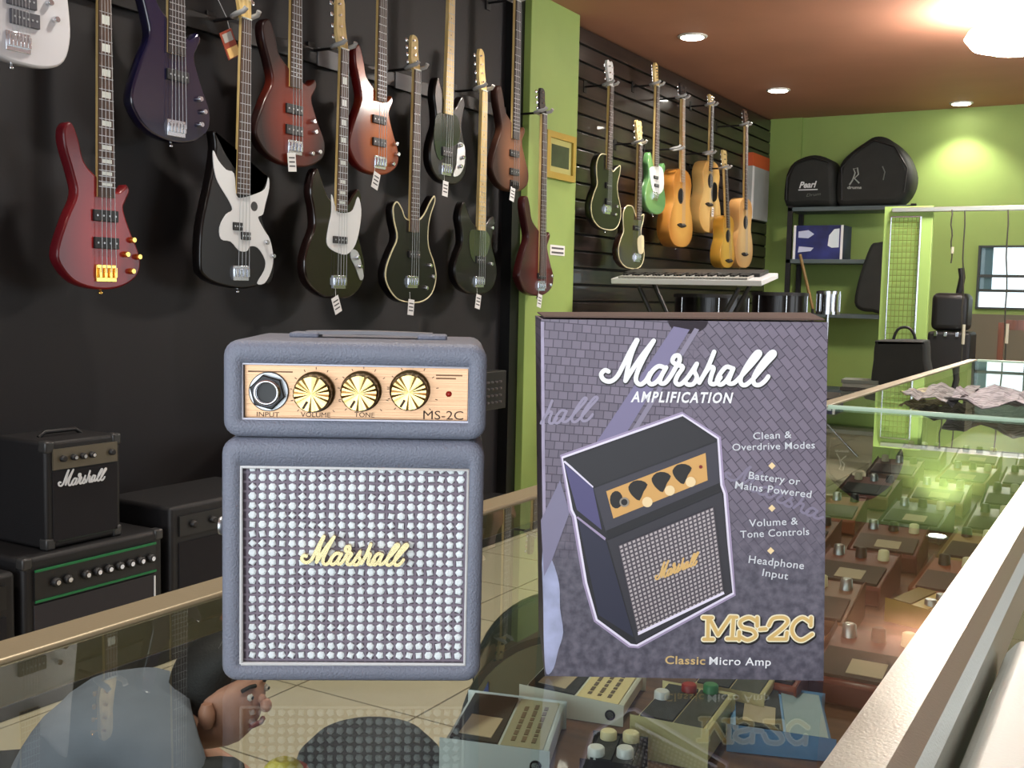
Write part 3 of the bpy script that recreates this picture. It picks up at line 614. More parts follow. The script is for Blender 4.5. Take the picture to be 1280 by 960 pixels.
def guitar(name, label, cat, kind, L, Rr, top, bot, nb, fb, nt=None, nut=None, ht=None, X=-2.78, bodym=GBLK, neckm=None, fbm=ROSE, inl='dot',
           strings=4, hwm=CHROME, pick=None, binding=None, headm=None, pickups=(), soap=BLK, bridge=True, knobs=(), extra=None, group=None, scale=.93, hd='in', tagpx=None, fret=True, thick=.042, rzo=0, ctl=None, hole=None, short='guitar'):
    by = at(nb, bot, 0, X); fr = Fr((X, by.y, by.z), pi/2)
    lp = lambda x, y, yl=0: fr.p(x, y, yl)
    g = empty(name, fr.o, pi/2 + rzo, label, cat, group)
    xl = lp(L, (top+bot)/2)[0]; xr = lp(Rr, (top+bot)/2)[0]; zt = lp(nb, top)[1]
    P = [(xl+u*(xr-xl), v*zt) for u, v in T_[kind]]; P = cr(P, 4)
    bm_ = bodym if not callable(bodym) else bodym(xr-xl, zt)
    body = slab(MB(), P, 0, thick, .007 if cat != 'acoustic guitar' else .004).obj('body', bm_, g)
    zfb = lp(nb, fb)[1]; nx = lp(nb, fb)[0]
    if nut is None: zn = scale; topx = lp(nb if nt is None else nt, nut or 0)[0] if nt else nx; zh = scale+.21
    else: q = lp(nt or nb, nut); zn = q[1]; topx = q[0]; zh = lp(nt or nb, ht)[1]
    if binding:
        MB().tube([(x, .0005, z) for x, z in inset(P, .004)] + [(inset(P, .004)[0][0], .0005, inset(P, .004)[0][1])], .0035, 5).obj('binding', binding, g)
    if pick:
        pts, pm = pick; MB().plate(cr([lp(*p) for p in pts], 3), -.0025, .0005).obj('pickguard', pm, g)
    if hole:
        c = lp(*hole[:2]); r = hole[2]; MB().lathe((c[0], .0003, c[1]), (0, -1, 0), [(r*1.18, 0), (r*1.18, .0008)], 28).obj('rosette', BRN, g)
        MB().lathe((c[0], -.0003, c[1]), (0, -1, 0), [(r, 0), (r, .0008)], 28).obj('sound_hole', mat('hole_black', (.01, .01, .01), .9), g)
    wb, wn = (.031, .021) if cat != 'bass guitar' else (.031, .021)
    if strings == 5: wb, wn = .036, .024
    dxn = (topx-nx)/(zn-zfb)
    cx = lambda z: nx + (z-zfb)*dxn
    ww = lambda z: wb + (wn-wb)*(z-zfb)/(zn-zfb)
    yb = -.006; nm = neckm or MAPLE
    L_ = []
    for z in (zfb, (zfb+zn)/2, zn):
        c = cx(z); w_ = ww(z); L_.append([(c-w_, yb, z), (c+w_, yb, z), (c+w_*.9, yb+.014, z), (c+w_*.4, yb+.022, z), (c-w_*.4, yb+.022, z), (c-w_*.9, yb+.014, z)])
    MB().loops(L_).obj('neck', nm, g)
    fbo = MB().loops([[(cx(z)-ww(z), yb-.005, z), (cx(z)+ww(z), yb-.005, z), (cx(z)+ww(z), yb, z), (cx(z)-ww(z), yb, z)] for z in (zfb, zn)]).obj('fretboard', fbm, g)
    bz = zt*.10 if bridge is True else (lp(nb, bridge)[1] if bridge else zt*.1)
    sl = zn - bz
    if fret:
        m_ = MB(); fz = []
        for k in range(0, 22):
            z = zn - sl*(1-2**(-k/12)); fz.append(z)
            if z < zfb: break
            m_.box(cx(z)-ww(z), cx(z)+ww(z), yb-.0064, yb-.0045, z-.0011, z+.0011)
        tag(m_.obj('frets', STEEL, fbo), kind='stuff')
        for k in (3, 5, 7, 9, 12, 15, 17, 19, 21):
            if k >= len(fz) or fz[k] < zfb: continue
            z = (fz[k]+fz[k-1])/2; w_ = ww(z); h_ = (fz[k-1]-fz[k])
            if inl == 'block': MB().box(cx(z)-w_*.62, cx(z)+w_*.62, yb-.0056, yb-.0045, z-h_*.3, z+h_*.3).obj('inlay', PEARLI, fbo)
            elif inl == 'dot': MB().lathe((cx(z), yb-.0045, z), (0, -1, 0), [(.0035, 0), (.0035, .001)], 10).obj('inlay', PEARLI if fbm is not MAPLE else BLK, fbo)
    # headstock
    hm = headm or nm; H_ = zh-zn
    if hd == 'in': hp = [(-wn, 0), (-wn*1.6, .12), (-wn*1.9, .3), (-wn*1.5, .62), (-wn*1.3, .84), (-wn*.7, 1.0), (wn*.5, .98), (wn*1.0, .86), (wn*.75, .55), (wn*.9, .25), (wn, 0)]
    elif hd == 'lp': hp = [(-wn, 0), (-wn*1.35, .15), (-wn*1.8, .5), (-wn*1.9, .9), (-wn*1.0, 1), (0, .93), (wn*1.0, 1), (wn*1.9, .9), (wn*1.8, .5), (wn*1.35, .15), (wn, 0)]
    hp = cr([(topx+a, zn+b*H_) for a, b in hp], 2)
    tilt = .10
    mb = MB(); mb.loops([[(x, yb+(z-zn)*tilt+o, z) for x, z in hp] for o in (-.001, .014)]).obj('headstock', hm, g)
    nstr = strings
    for k in range(nstr):
        if hd == 'in': tzz = zn + H_*(.2+.62*k/max(1, nstr-1)); tx_ = topx-wn*.9; sd = -1
        else: tzz = zn+H_*(.25+.5*(k//2)/max(1, nstr//2-1)); sd = -1 if k % 2 else 1; tx_ = topx+sd*wn*1.1
        y_ = yb+(tzz-zn)*tilt
        tp = MB(); tp.cyl((tx_, y_-.012, tzz), (tx_, y_+.002, tzz), .005, n=10)
        tp.cyl((tx_, y_+.012, tzz), (tx_+sd*.026, y_+.012, tzz), .004, n=6); tp.ball((tx_+sd*.03, y_+.012, tzz), .011, 8, (.8, .45, 1)); tp.obj('tuner', hwm, g)
    MB().box(topx-wn, topx+wn, yb-.008, yb+.001, zn-.002, zn+.003).obj('nut', PEARLI, g)
    st = MB()
    for k in range(nstr):
        o = (k-(nstr-1)/2)/(nstr-1)*2
        st.tube([(nx+(bz-zfb)*dxn+o*wb*.85, yb-.012, bz), (topx+o*wn*.75, yb-.009, zn)], .0009 if strings < 6 else .0006, 4)
    tag(st.obj('strings', STEEL, g), kind='stuff')
    bxc = nx+(bz-zfb)*dxn
    if cat == 'acoustic guitar':
        MB().plate(cr([(bxc-.075, bz), (bxc-.03, bz+.014), (bxc, bz+.01), (bxc+.03, bz+.014), (bxc+.075, bz), (bxc, bz-.014)], 3), -.010, .001).obj('bridge', DARKFB, g)
    else:
        br = MB(); br.box(bxc-.038, bxc+.038, -.006, .001, bz-.028, bz+.025)
        bo = br.obj('bridge', hwm, g, bev=.0015)
        for k in range(nstr):
            o = (k-(nstr-1)/2)/(nstr-1)*2*.028; MB().box(bxc+o-.0055, bxc+o+.0055, -.015, -.0055, bz-.015, bz+.015).obj('saddle', hwm, bo, bev=.001)
    for (px_, py_, w_, h_) in pickups:
        c = lp(px_, py_); po = MB().box(c[0]-w_/2, c[0]+w_/2, -.009, .001, c[1]-h_/2, c[1]+h_/2).obj('pickup', soap, g, bev=.002)
        MB_p = MB()
        for k in range(nstr): o = (k-(nstr-1)/2)/(nstr-1)*w_*.75; MB_p.cyl((c[0]+o, -.0105, c[1]), (c[0]+o, -.0085, c[1]), .003, n=8)
        tag(MB_p.obj('pole_pieces', STEEL, po), kind='stuff')
    if ctl:
        pts, pm = ctl; MB().plate(cr([lp(*p) for p in pts], 3), -.0028, .0005).obj('control_plate', pm, g)
    for (px_, py_) in knobs:
        c = lp(px_, py_); MB().lathe((c[0], .001, c[1]), (0, -1, 0), [(.0095, 0), (.0095, .006), (.0085, .016), (.0075, .0175)], 16).obj('knob', hwm, g)
    MB().lathe((lp(nb, bot)[0], thick/2, .002), (0, 0, -1), [(.004, 0), (.004, .008), (.008, .012), (.006, .016)], 10).obj('strap_pin', hwm, g)
    # wall hanger: own thing
    hy = .1; hz = zn+.01
    hgr = empty('wall_hanger', fr.o + fr.x*topx + V((0, 0, hz)), pi/2, 'padded metal yoke hanger holding up the ' + short, 'hanger', 'guitar hangers')
    dd = X - WX
    MB().cyl((0, dd-.008, .0), (0, .038, 0), .006, n=10).obj('arm', BLK, hgr)
    MB().box(-.02, .02, dd-.008, dd, -.035, .035).obj('wall_plate', BLK, hgr, bev=.002)
    for s in (-1, 1): MB().tube([(s*.004, .038, 0), (s*.026, .034, -.002), (s*.034, .008, .002), (s*.034, -.028, .008), (s*.031, -.038, .02)], .009, 8).obj('prong', mat('grey_padded_yoke', (.66, .66, .66), .5), hgr)
    if tagpx:
        a = lp(tagpx[0], tagpx[1]); wv = .022; hv = .034
        tg = empty('price_tag', fr.o + fr.x*a[0] + fr.y*(-.012) + V((0, 0, a[1])), pi/2, 'small white price tag hanging below the ' + short, 'price tag', 'price tags on the guitars')
        Mx = Matrix.Rotation(tagpx[2], 4, 'Y'); MB().box(-wv, wv, 0, .001, -hv, hv, Mx).obj('card', PAPER, tg)
        for k in range(3): MB().box(-wv*.7, wv*.7, -.0006, 0, hv*(.5-k*.45)-.003, hv*(.5-k*.45)+.002, Mx).obj('print_line', INK, tg)
        MB().tube([(0, .006, hv), (.006, .012, hv+.03), (.0, .02, hv+.05)], .0008, 4).obj('string', PAPER, tg)
    if extra: extra(g, lp)
    return g
GRN = 'electric basses hanging on the dark wall'
redm = lambda w, h: burst('wine_red', (.60, .13, .13), (.36, .05, .09), .5*w, .6*h, .3*h, 1, .3, 1.1)
guitar('bass_guitar', 'translucent red five-string bass with gold bridge, nearest on the dark wall', 'bass guitar', 'SR', 71, 175, 160, 362, 131, 247, short='red bass with gold bridge', bodym=redm, inl='block', strings=4, hwm=GOLDM,
       pickups=((131, 270, .09, .035), (132, 304, .09, .035)), knobs=((164, 300), (156, 318), (171, 321), (163, 339)), bridge=341, group=GRN)
guitar('bass_guitar', 'dark midnight-blue gloss bass between the red bass and the batwing bass', 'bass guitar', 'SR', 164, 263, -40, 178, 219, 68, short='midnight-blue bass', bodym=mat('midnight_blue', (.06, .05, .16), .2, coat=1), inl='none', strings=5, fbm=DARKFB,
       pickups=((221, 95, .09, .035),), knobs=((248, 124), (253, 140), (249, 156)), bridge=160, group=GRN)
guitar('bass_guitar', 'black bass with a jagged batwing-shaped white pickguard', 'bass guitar', 'BW', 250, 344, 170, 361, 302, 243, short='batwing-pickguard bass', nt=306, nut=24, ht=-75, inl='none', strings=4,
       pick=([(266,188),(272,200),(282,212),(292,217),(295,244),(303,247),(320,242),(331,236),(335,222),(336,235),(331,255),(328,268),(322,272),(330,288),(337,300),(341,322),(338,340),(330,354),(321,354),(330,338),(331,325),(322,310),(312,308),(308,314),(298,313),(288,302),(276,299),(274,284),(282,268),(290,262),(284,248),(272,228),(267,210)], WHITE),
       pickups=((296, 283, .045, .028), (306, 295, .045, .028)), knobs=((331, 303), (339, 320)), bridge=341, group=GRN,
       extra=lambda g, lp: MB().lathe((lp(317, 258)[0], -.0028, lp(317, 258)[1]), (0, -1, 0), [(.017, 0), (.017, .0006)], 20).obj('round_cutout', BLK, g), hd='lp')
guitar('bass_guitar', 'red-brown sunburst bass with a white tag under its bridge', 'bass guitar', 'SR', 320, 407, 34, 208, 368, 110, short='red-brown sunburst bass', bodym=lambda w, h: burst('red_brown_burst', (.50, .15, .05), (.12, .04, .04), .5*w, .5*h, .35*h, 1, .25, .95), inl='dot', strings=4,
       pickups=((367, 137, .09, .035), (367, 163, .09, .035)), knobs=((390, 152), (392, 165), (397, 190), (388, 192)), bridge=184, tagpx=(362, 203, -.1), group=GRN)
guitar('bass_guitar', 'black bass with a white pickguard, chrome control plate and maple headstock', 'bass guitar', 'JB', 381, 457, 215, 374, 425, 264, short='white-pickguard black bass', nt=429, nut=62, ht=-6, inl='block', strings=4, bodym=mat('black_brown_gloss', (.10, .05, .045), .2, coat=1),
       pick=([(414,243),(418,256),(422,265),(433,266),(441,262),(447,246),(451,262),(449,285),(444,305),(436,316),(428,318),(414,312),(408,303),(410,285),(414,265)], WHITE),
       pickups=((424, 300, .085, .028),), ctl=([(439,312),(446,314),(450,325),(454,345),(450,350),(444,335),(438,322)], STEEL), knobs=((445, 322), (448, 333)), bridge=352, tagpx=(418, 381, -.4), group=GRN)
guitar('bass_guitar', 'bright orange and red sunburst bass with three chrome knobs', 'bass guitar', 'SR', 437, 499, 64, 219, 475, 127, short='bright orange sunburst bass', bodym=lambda w, h: burst('orange_burst', (.80, .42, .12), (.36, .05, .04), .5*w, .5*h, .35*h, 1, .2, .95), inl='none', strings=4,
       pickups=((473, 150, .085, .033), (473, 178, .085, .033)), knobs=((493, 180), (495, 193), (489, 205)), bridge=203, tagpx=(467, 226, .3), group=GRN)
guitar('bass_guitar', 'black bass with cream binding along its curved body and a maple headstock', 'bass guitar', 'DC', 482, 546, 240, 379, 516, 290, short='cream-edged black bass', nt=520, nut=88, ht=44, inl='none', strings=4, binding=CREAM,
       pickups=((517, 318, .08, .03),), knobs=((536, 332), (540, 346), (531, 360)), bridge=352, tagpx=(511, 384, .1), group=GRN)
guitar('bass_guitar', 'black bass with clear pickguard, maple neck and a silver-green control plate', 'bass guitar', 'JB', 538, 584, 100, 230, 559, 143, short='black bass with clear pickguard', nt=563, bodym=GBLK, fbm=MAPLE, inl='dot', strings=4,
       pick=([(546,143),(553,141),(566,142),(572,148),(575,165),(571,180),(560,185),(552,200),(546,195),(542,175),(543,155)], mat('smoked_pickguard', (.14, .19, .15), .15, coat=1)),
       pickups=((558, 190, .08, .04),), ctl=([(572,180),(580,182),(580,205),(574,218),(566,220),(570,205)], STEEL), knobs=((574, 182), (577, 197), (574, 208)), bridge=212, tagpx=(554, 236, .1), group=GRN)
guitar('bass_guitar', 'black bass with a pale maple neck and rounded maple headstock', 'bass guitar', 'JB', 569, 622, 255, 368, 600, 288, short='pale maple-necked black bass', nt=604, nut=114, ht=61, fbm=MAPLE, inl='dot', strings=4,
       pick=([(587,290),(593,287),(607,289),(612,300),(608,318),(597,330),(589,322),(586,305)], mat('smoked_pickguard2', (.15, .17, .14), .15, coat=1)),
       pickups=((600, 325, .08, .035),), knobs=((613, 285), (612, 330)), bridge=352, tagpx=(595, 377, .2), group=GRN)
guitar('bass_guitar', 'matt brown natural wood bass hanging highest beside the green pillar', 'bass guitar', 'SR', 616, 662, 113, 240, 643, 174, short='matt brown natural bass', nt=646, bodym=lambda w, h: burst('brown_matt', (.50, .33, .23), (.17, .09, .07), .5*w, .5*h, .35*h, .2, .3, 1.0), fbm=DARKFB, inl='none', strings=4, hwm=BLK,
       pickups=((642, 192, .085, .033), (642, 215, .085, .033)), bridge=232, tagpx=(638, 243, .2), group=GRN)
guitar('bass_guitar', 'dark red-brown bass hanging before the green pillar', 'bass guitar', 'SR', 650, 693, 248, 370, 676, 345, short='dark red bass before the green pillar', nt=679, nut=143, ht=110, X=-2.74, bodym=lambda w, h: burst('dark_red_burst', (.36, .10, .08), (.20, .05, .05), .5*w, .5*h, .3*h, 1, .3, 1.0), fbm=ROSE, headm=DARKFB, inl='none', strings=4,
       pickups=((676, 345, .08, .03),), knobs=((688, 345), (686, 356)), bridge=357, tagpx=(672, 376, .2), group=GRN)
guitar('electric_guitar', 'glossy white electric guitar cut off at the top left corner', 'guitar', 'WH', -40, 88, -150, 79, 20, -60, X=-2.72, short='white guitar at the top left corner', bodym=mat('gloss_white', (.82, .82, .84), .2, coat=1), inl='none', strings=6,
       pickups=((26, 0, .09, .04), (30, 24, .09, .04)), soap=mat('grey_pickup', (.3, .3, .33), .4), knobs=((60, 4), (68, 25)), bridge=52, scale=.86, hd='in')
G2 = 'guitars hanging on the slatted rear wall'
guitar('electric_guitar', 'black single-cutaway electric guitar with cream binding on the slatted wall', 'guitar', 'LP', 739, 777, 193, 288, 760, 212, short='cream-bound single-cutaway guitar', nt=763, nut=108, ht=75, inl='dot', strings=6, binding=CREAM, headm=mat('white_headstock', (.85, .85, .85), .3), hd='lp',
       pickups=((760, 232, .07, .035), (760, 252, .07, .035)), knobs=((768, 268), (770, 258)), bridge=262, group=G2)
guitar('electric_guitar', 'dark sunburst electric guitar with double cream binding behind the keyboard', 'guitar', 'LP', 773, 806, 258, 337, 797, 275, short='double-bound sunburst guitar', nt=799, nut=181, ht=150, inl='dot', strings=6, binding=CREAM, bodym=mat('dark_burst', (.16, .09, .06), .2, coat=1), hd='lp',
       pick=([(797, 298), (804, 295), (804, 315), (798, 316)], CREAM), pickups=((795, 285, .07, .03),), bridge=322, group=G2)
guitar('electric_guitar', 'mint-green electric guitar with a white pickguard on the slatted wall', 'guitar', 'JB', 807, 833, 192, 268, 819, 208, short='mint-green guitar', nt=821, nut=108, ht=78, inl='none', strings=6, bodym=mat('mint_green', (.36, .55, .34), .25, coat=1),
       pick=([(812, 212), (817, 208), (825, 208), (829, 216), (829, 236), (822, 243), (815, 236)], WHITE), pickups=((819, 222, .07, .02), (820, 232, .07, .02)), bridge=245, group=G2)
OR = lambda w, h: burst('spruce_orange', (.80, .62, .32), (.66, .44, .18), .5*w, .5*h, .4*h, .4, .5, 1.1)
guitar('acoustic_guitar', 'honey-coloured acoustic guitar hanging lowest on the slatted wall', 'acoustic guitar', 'AC', 837, 867, 211, 309, 852, 228, short='honey-coloured acoustic guitar', nt=853, nut=124, ht=104, inl='none', strings=6, bodym=OR, fbm=wood('tan_board', (.6, .45, .3), (.7, .55, .36)), headm=DARKFB, hd='lp', thick=.09, hole=(851, 245, .045), bridge=282, group=G2, X=-2.76)
guitar('acoustic_guitar', 'pale acoustic guitar with a dark teardrop pickguard', 'acoustic guitar', 'AC', 875, 902, 200, 291, 887, 214, short='acoustic guitar with teardrop pickguard', nt=889, nut=133, ht=118, inl='none', strings=6, bodym=lambda w, h: burst('spruce_pale', (.86, .74, .48), (.78, .62, .36), .5*w, .5*h, .4*h, .4, .5, 1.1), hd='lp', thick=.09, hole=(888, 226, .045), bridge=256,
       pick=([(892, 228), (896, 232), (896, 248), (891, 252), (889, 240)], GBLK), tagpx=(889, 265, 0), group=G2, X=-2.79)
guitar('acoustic_guitar', 'small yellow acoustic guitar hanging low beside the keyboard end', 'acoustic guitar', 'AC', 901, 919, 269, 335, 909, 285, short='small yellow acoustic guitar', nt=906, nut=212, ht=187, inl='none', strings=6, bodym=lambda w, h: burst('spruce_yellow', (.80, .66, .28), (.70, .52, .18), .5*w, .5*h, .4*h, .4, .5, 1.1), hd='lp', thick=.08, hole=(910, 295, .04), bridge=326, group=G2, X=-2.68)
guitar('acoustic_guitar', 'light acoustic guitar in front of the orange-topped paper bag', 'acoustic guitar', 'AC', 920, 942, 247, 335, 931, 262, short='light acoustic guitar before the paper bag', nt=932, nut=158, ht=137, inl='none', strings=6, bodym=lambda w, h: burst('spruce_light', (.84, .72, .50), (.74, .56, .34), .5*w, .5*h, .4*h, .4, .5, 1.1), hd='lp', thick=.09, hole=(932, 278, .045), bridge=318, group=G2, X=-2.72, headm=ROSE)
# empty hangers on the slatted wall
src = [o for o in S.objects if o.name.startswith('wall_hanger') and o.parent is None][-1]
for px, py, lab in ((832, 187, 'empty padded yoke hanger right of the mint-green guitar body'), (873, 192, 'empty padded yoke hanger left of the pale teardrop acoustic guitar')):
    q_ = at(px, py, 0, -2.80); c_ = copy_tree(src); c_.location = (src.location.x, q_.y, q_.z); c_['label'] = lab
# mounting rails of the dark wall
for py, lab in ((72, 'black horizontal mounting rail for the guitar hangers on the dark wall'),):
    z = at(400, py, 0, WX+.02).z
    tag(MB().box(WX, WX+.025, .3, 4.88, z-.03, z+.03).obj('mounting_rail', BLK, bev=.002), lab, 'rail')
for xx, yy, ww_ in ((412, 82, .14), (505, 102, .12)):
    c = at(xx, yy, 0, WX+.03); tag(MB().box(0, .004, -ww_/2, ww_/2, -.035, .035).obj('rail_label', mat('grey_card', (.5, .5, .52), .5), None, (WX+.0255, c.y, z)), 'blank grey card fixed to the mounting rail ' + ('behind the white-pickguard bass' if xx < 450 else 'right of the orange sunburst bass'), 'card')
# coloured card hanging by the batwing bass
c = at(288, 56, 0, -2.86); k = empty('hang_card', c, pi/2, 'small orange, red and white printed card hanging beside the batwing bass neck', 'card')
Mx = Matrix.Rotation(-.5, 4, 'Y')
MB().box(-.032, .032, 0, .003, -.045, .05, Mx).obj('card', mat('card_dark_red', (.62, .28, .2), .5), k); MB().box(-.026, .03, -.002, 0, -.042, -.008, Mx).obj('printed_patch', mat('card_yellow', (.95, .78, .5), .5), k)
MB().box(-.024, .022, -.002, 0, .012, .042, Mx).obj('printed_patch', mat('card_white', (.72, .7, .68), .5), k)
MB().tube([(0, .002, .05), (.012, .03, .1), (.014, .075, .17)], .0015, 5).obj('string', PAPER, k)
# framed picture + notice on the pillar
PX = WX+.1
a = at(683, 164, 0, PX+.015); b = at(719, 228, 0, PX+.015); W = at(719, 190, 0, PX+.015).y-at(683, 190, 0, PX+.015).y; z0 = at(702, 226, 0, PX).z; z1 = at(702, 168, 0, PX).z; H = z1-z0
k = empty('framed_picture', (PX+.001, (a.y+b.y)/2, (z0+z1)/2), pi/2, 'gold-framed dark picture on the green pillar', 'picture')
f = MB(); t_ = .035
f.box(-W/2, W/2, -.02, 0, -H/2, -H/2+t_).box(-W/2, W/2, -.02, 0, H/2-t_, H/2).box(-W/2, -W/2+t_, -.02, 0, -H/2+t_, H/2-t_).box(W/2-t_, W/2, -.02, 0, -H/2+t_, H/2-t_)
f.obj('frame', mat('gold_frame', (.72, .62, .3), .4, .4), k)
MB().box(-W/2+t_, W/2-t_, -.008, -.002, -H/2+t_, H/2-t_).obj('mount', mat('olive_mount', (.7, .7, .42), .7), k)
MB().box(-W/2+t_*1.9, W/2-t_*1.9, -.0095, -.008, -H/2+t_*1.9, H/2-t_*1.9).obj('picture', mat('dark_picture', (.22, .26, .2), .3, var=.4, vs=12, coat=.6), k)
c = at(697, 313, 0, PX+.002); k = empty('wall_notice', c, pi/2, 'small white two-line notice stuck on the green pillar', 'notice')
MB().box(-.085, .085, 0, .0015, -.028, .028).obj('sheet', PAPER, k)
for z in (.012, -.012): MB().box(-.07, .07, -.0008, 0, z-.006, z+.004).obj('print_line', INK, k)
# paper bag poster
a = at(926, 200, 0, -2.86); k = empty('paper_bag', (WX+.006, at(942, 235, 0, WX).y, at(942, 235, 0, WX).z), pi/2, 'white printed bag with an orange top hanging on the slatted wall near the corner', 'bag')
hh = .27; MB().loops([[(-.22, -.05, z), (.24, -.05, z), (.24, -.004, z), (-.22, -.004, z)] for z in (-hh, hh*.6)]).obj('bag_body', mat('grey_white_card', (.62, .64, .63), .6, var=.08), k)
MB().loops([[(-.22, -.05, z), (.24, -.05, z), (.24, -.004, z), (-.22, -.004, z)] for z in (hh*.6, hh)]).obj('orange_band', mat('orange_print', (.75, .33, .16), .6), k)
MB().box(-.22, -.17, -.052, -.05, -hh, hh*.6).obj('white_strip', PAPER, k)

# ================================================================ FLOOR AMPLIFIERS ALONG THE DARK WALL
def script_on(parent, m, x0, x1, z0, h, y, wd, name='script_logo', tiltz=0):
    return ribbon(MB(), MSH, wd, y-.002, y, lambda x, yy: (x0+(x-50)/1155*(x1-x0), z0+(350-yy)/290*h)).obj(name, m, parent)
def shellbox(parent, w, d, h, m=TOLEX, bev=.012):
    return MB().box(-w/2, w/2, 0, d, 0, h).obj('cabinet', m, parent, bev=bev, bseg=3)
def corners(parent, w, d, h):
    for sx in (-1, 1):
        for z in (0, h):
            MB().box(sx*(w/2+.002)-(.03 if sx > 0 else 0), sx*(w/2+.002)+(0 if sx > 0 else .03), -.003, .03, min(z, abs(z-.03)) if z else -.002, z+.002 if z else .03).obj('corner_guard', mat('dark_corner', (.2, .2, .2), .3), parent, bev=.006)
XF = -2.42
GC = 'floor amplifiers along the dark wall'
# wide green-striped combo and small combo on top
yl = at(28, 700, 0, XF).y; yr = at(203, 660, 0, XF).y; zt = at(110, 682, 0, XF).z
w1 = yr-yl; F3 = Fr((XF, (yl+yr)/2, 0), pi/2)
STAND = empty('low_platform', (XF-.2, 2.6, 0), pi/2, 'dark low platform under the amplifiers along the guitar wall', 'platform')
MB().box(-1.9, 2.2, -.24, .30, 0, .04).obj('deck', BLK, STAND, bev=.005)
A1 = empty('combo_amplifier', (XF, (yl+yr)/2, .04), pi/2, 'wide black combo amplifier with green stripes round its control panel, under the small one', 'amplifier', GC)
h1 = zt-.04
shellbox(A1, w1, .3, h1); corners(A1, w1, .3, h1)
f3 = lambda x, y, yl=0: (F3.p(x, y, yl)[0], F3.p(x, y, yl)[1]-.04)
zp1 = h1-.035; zp0 = h1-.115
MB().box(-w1/2+.03, w1/2-.03, -.006, .01, zp0, zp1).obj('control_panel', mat('panel_black', (.1, .1, .1), .4), A1)
GRNL = mat('green_stripe', (.1, .45, .25), .5)
for z in (zp0, zp1): MB().box(-w1/2+.03, w1/2-.03, -.009, -.005, z-.003, z+.003).obj('green_stripe', GRNL, A1)
for k in range(9):
    x = -w1/2+.09+k*(w1-.16)/8 + (.02 if k > 1 else 0)
    kn = MB().lathe((x, -.006, (zp0+zp1)/2), (0, -1, 0), [(.013, 0), (.012, .012), (.009, .014)], 14).obj('knob', BLK, A1); MB().cyl((x, -.0195, (zp0+zp1)/2), (x, -.021, (zp0+zp1)/2), .0065, n=10).obj('knob_cap', CHROME, kn)
MB().box(-w1/2+.03, w1/2-.03, -.004, .01, .03, zp0-.01).obj('speaker_cloth', mat('grey_cloth', (.19, .18, .19), .9, bump=.5, bs=700), A1)
MB().box(w1/2-.036, w1/2-.031, -.006, -.003, zp0-.09, zp0-.015).obj('white_trim', WHITE, A1)
yl2 = at(57, 600, 0, XF-.03).y; yr2 = at(151, 600, 0, XF-.03).y; w2 = yr2-yl2; zt2 = at(100, 549, 0, XF-.03).z
A2 = empty('small_amplifier', (XF-.03, (yl2+yr2)/2, zt+.002), pi/2, 'small black combo amplifier with white script logo, standing on the wide green-striped one', 'amplifier', GC)
h2 = zt2-zt
shellbox(A2, w2, .22, h2, bev=.01); corners(A2, w2, .22, h2)
MB().box(-w2/2+.02, w2/2-.015, -.005, .01, h2-.075, h2-.02).obj('control_panel', mat('grey_gold_panel', (.42, .39, .33), .4, .5), A2)
for k, x in enumerate((.2, .34, .46, .58, .85)):
    xx = -w2/2+w2*x; kn = MB().lathe((xx, -.005, h2-.047), (0, -1, 0), [(.009, 0), (.008, .011), (.006, .012)], 14).obj('knob', BLK, A2)
    if 0 < k < 4: MB().cyl((xx, -.0175, h2-.047), (xx, -.019, h2-.047), .005, n=10).obj('knob_cap', CHROME, kn)
MB().box(-w2/2+.02, w2/2-.015, -.003, .01, .02, h2-.08).obj('speaker_cloth', mat('black_cloth', (.07, .06, .08), .9), A2)
script_on(A2, WHITE, -w2*.36, w2*.28, h2-.122, .042, -.004, .0045)
MB().tube([(-w2*.28, .1, h2), (-w2*.2, .1, h2+.012), (w2*.2, .1, h2+.012), (w2*.28, .1, h2)], .006, 8).obj('handle', BLK, A2)
MB().box(-w2*.36, w2*.42, -.0035, -.002, .018, .02).obj('lower_piping', mat('dim_green', (.1, .16, .12), .6), A2)
def darkcab(name, label, y0, y1, z0, z1, x=XF, d=.3, mode=0, cat='amplifier', group=GC):
    t = empty(name, (x, (y0+y1)/2, z0), pi/2, label, cat, group); w_ = y1-y0; h_ = z1-z0
    shellbox(t, w_, d, h_)
    MB().box(-w_/2+.03, w_/2-.03, -.004, .01, .03, h_-.11).obj('speaker_cloth', mat('black_cloth', (.07, .06, .08), .9), t)
    MB().box(-w_/2+.03, w_/2-.03, -.006, .01, h_-.09, h_-.03).obj('control_panel', mat('panel_black', (.1, .1, .1), .4), t)
    for k in range(5): MB().lathe((-w_/2+.08+k*(w_-.16)/4, -.006, h_-.06), (0, -1, 0), [(.011, 0), (.01, .012), (.007, .014)], 12).obj('knob', STEEL if mode else BLK, t)
    return t
darkcab('combo_amplifier', 'dark combo amplifier cut off by the left edge of the photo', 1.0, yl-.02, .04, .36)
darkcab('combo_amplifier', 'black amplifier in the gap between the green-striped combo and the mini amplifier', yr+.03, yr+.5, .04, .44)
yb = at(612, 560, 0, XF).y
A5 = darkcab('bass_amplifier', 'large dark amplifier with a pale front line, seen between mini amplifier and carton', 2.85, 3.9, .04, at(640, 512, 0, XF).z)
h5 = at(640, 512, 0, XF).z-.04
MB().box(-.45, .2, -.008, .004, h5-.026, h5-.020).obj('pale_edge_line', mat('pale_line', (.5, .52, .5), .4), A5)
zt5 = at(640, 512, 0, XF).z
A6 = empty('mixer_amplifier', (XF-.05, 3.75, zt5+.002), pi/2, 'black mixer unit with rows of small controls on the dark amplifier beside the green pillar', 'mixer', None)
MB().box(-.42, .42, 0, .25, 0, .17).obj('case', BLK, A6, bev=.004)
sm = MB()
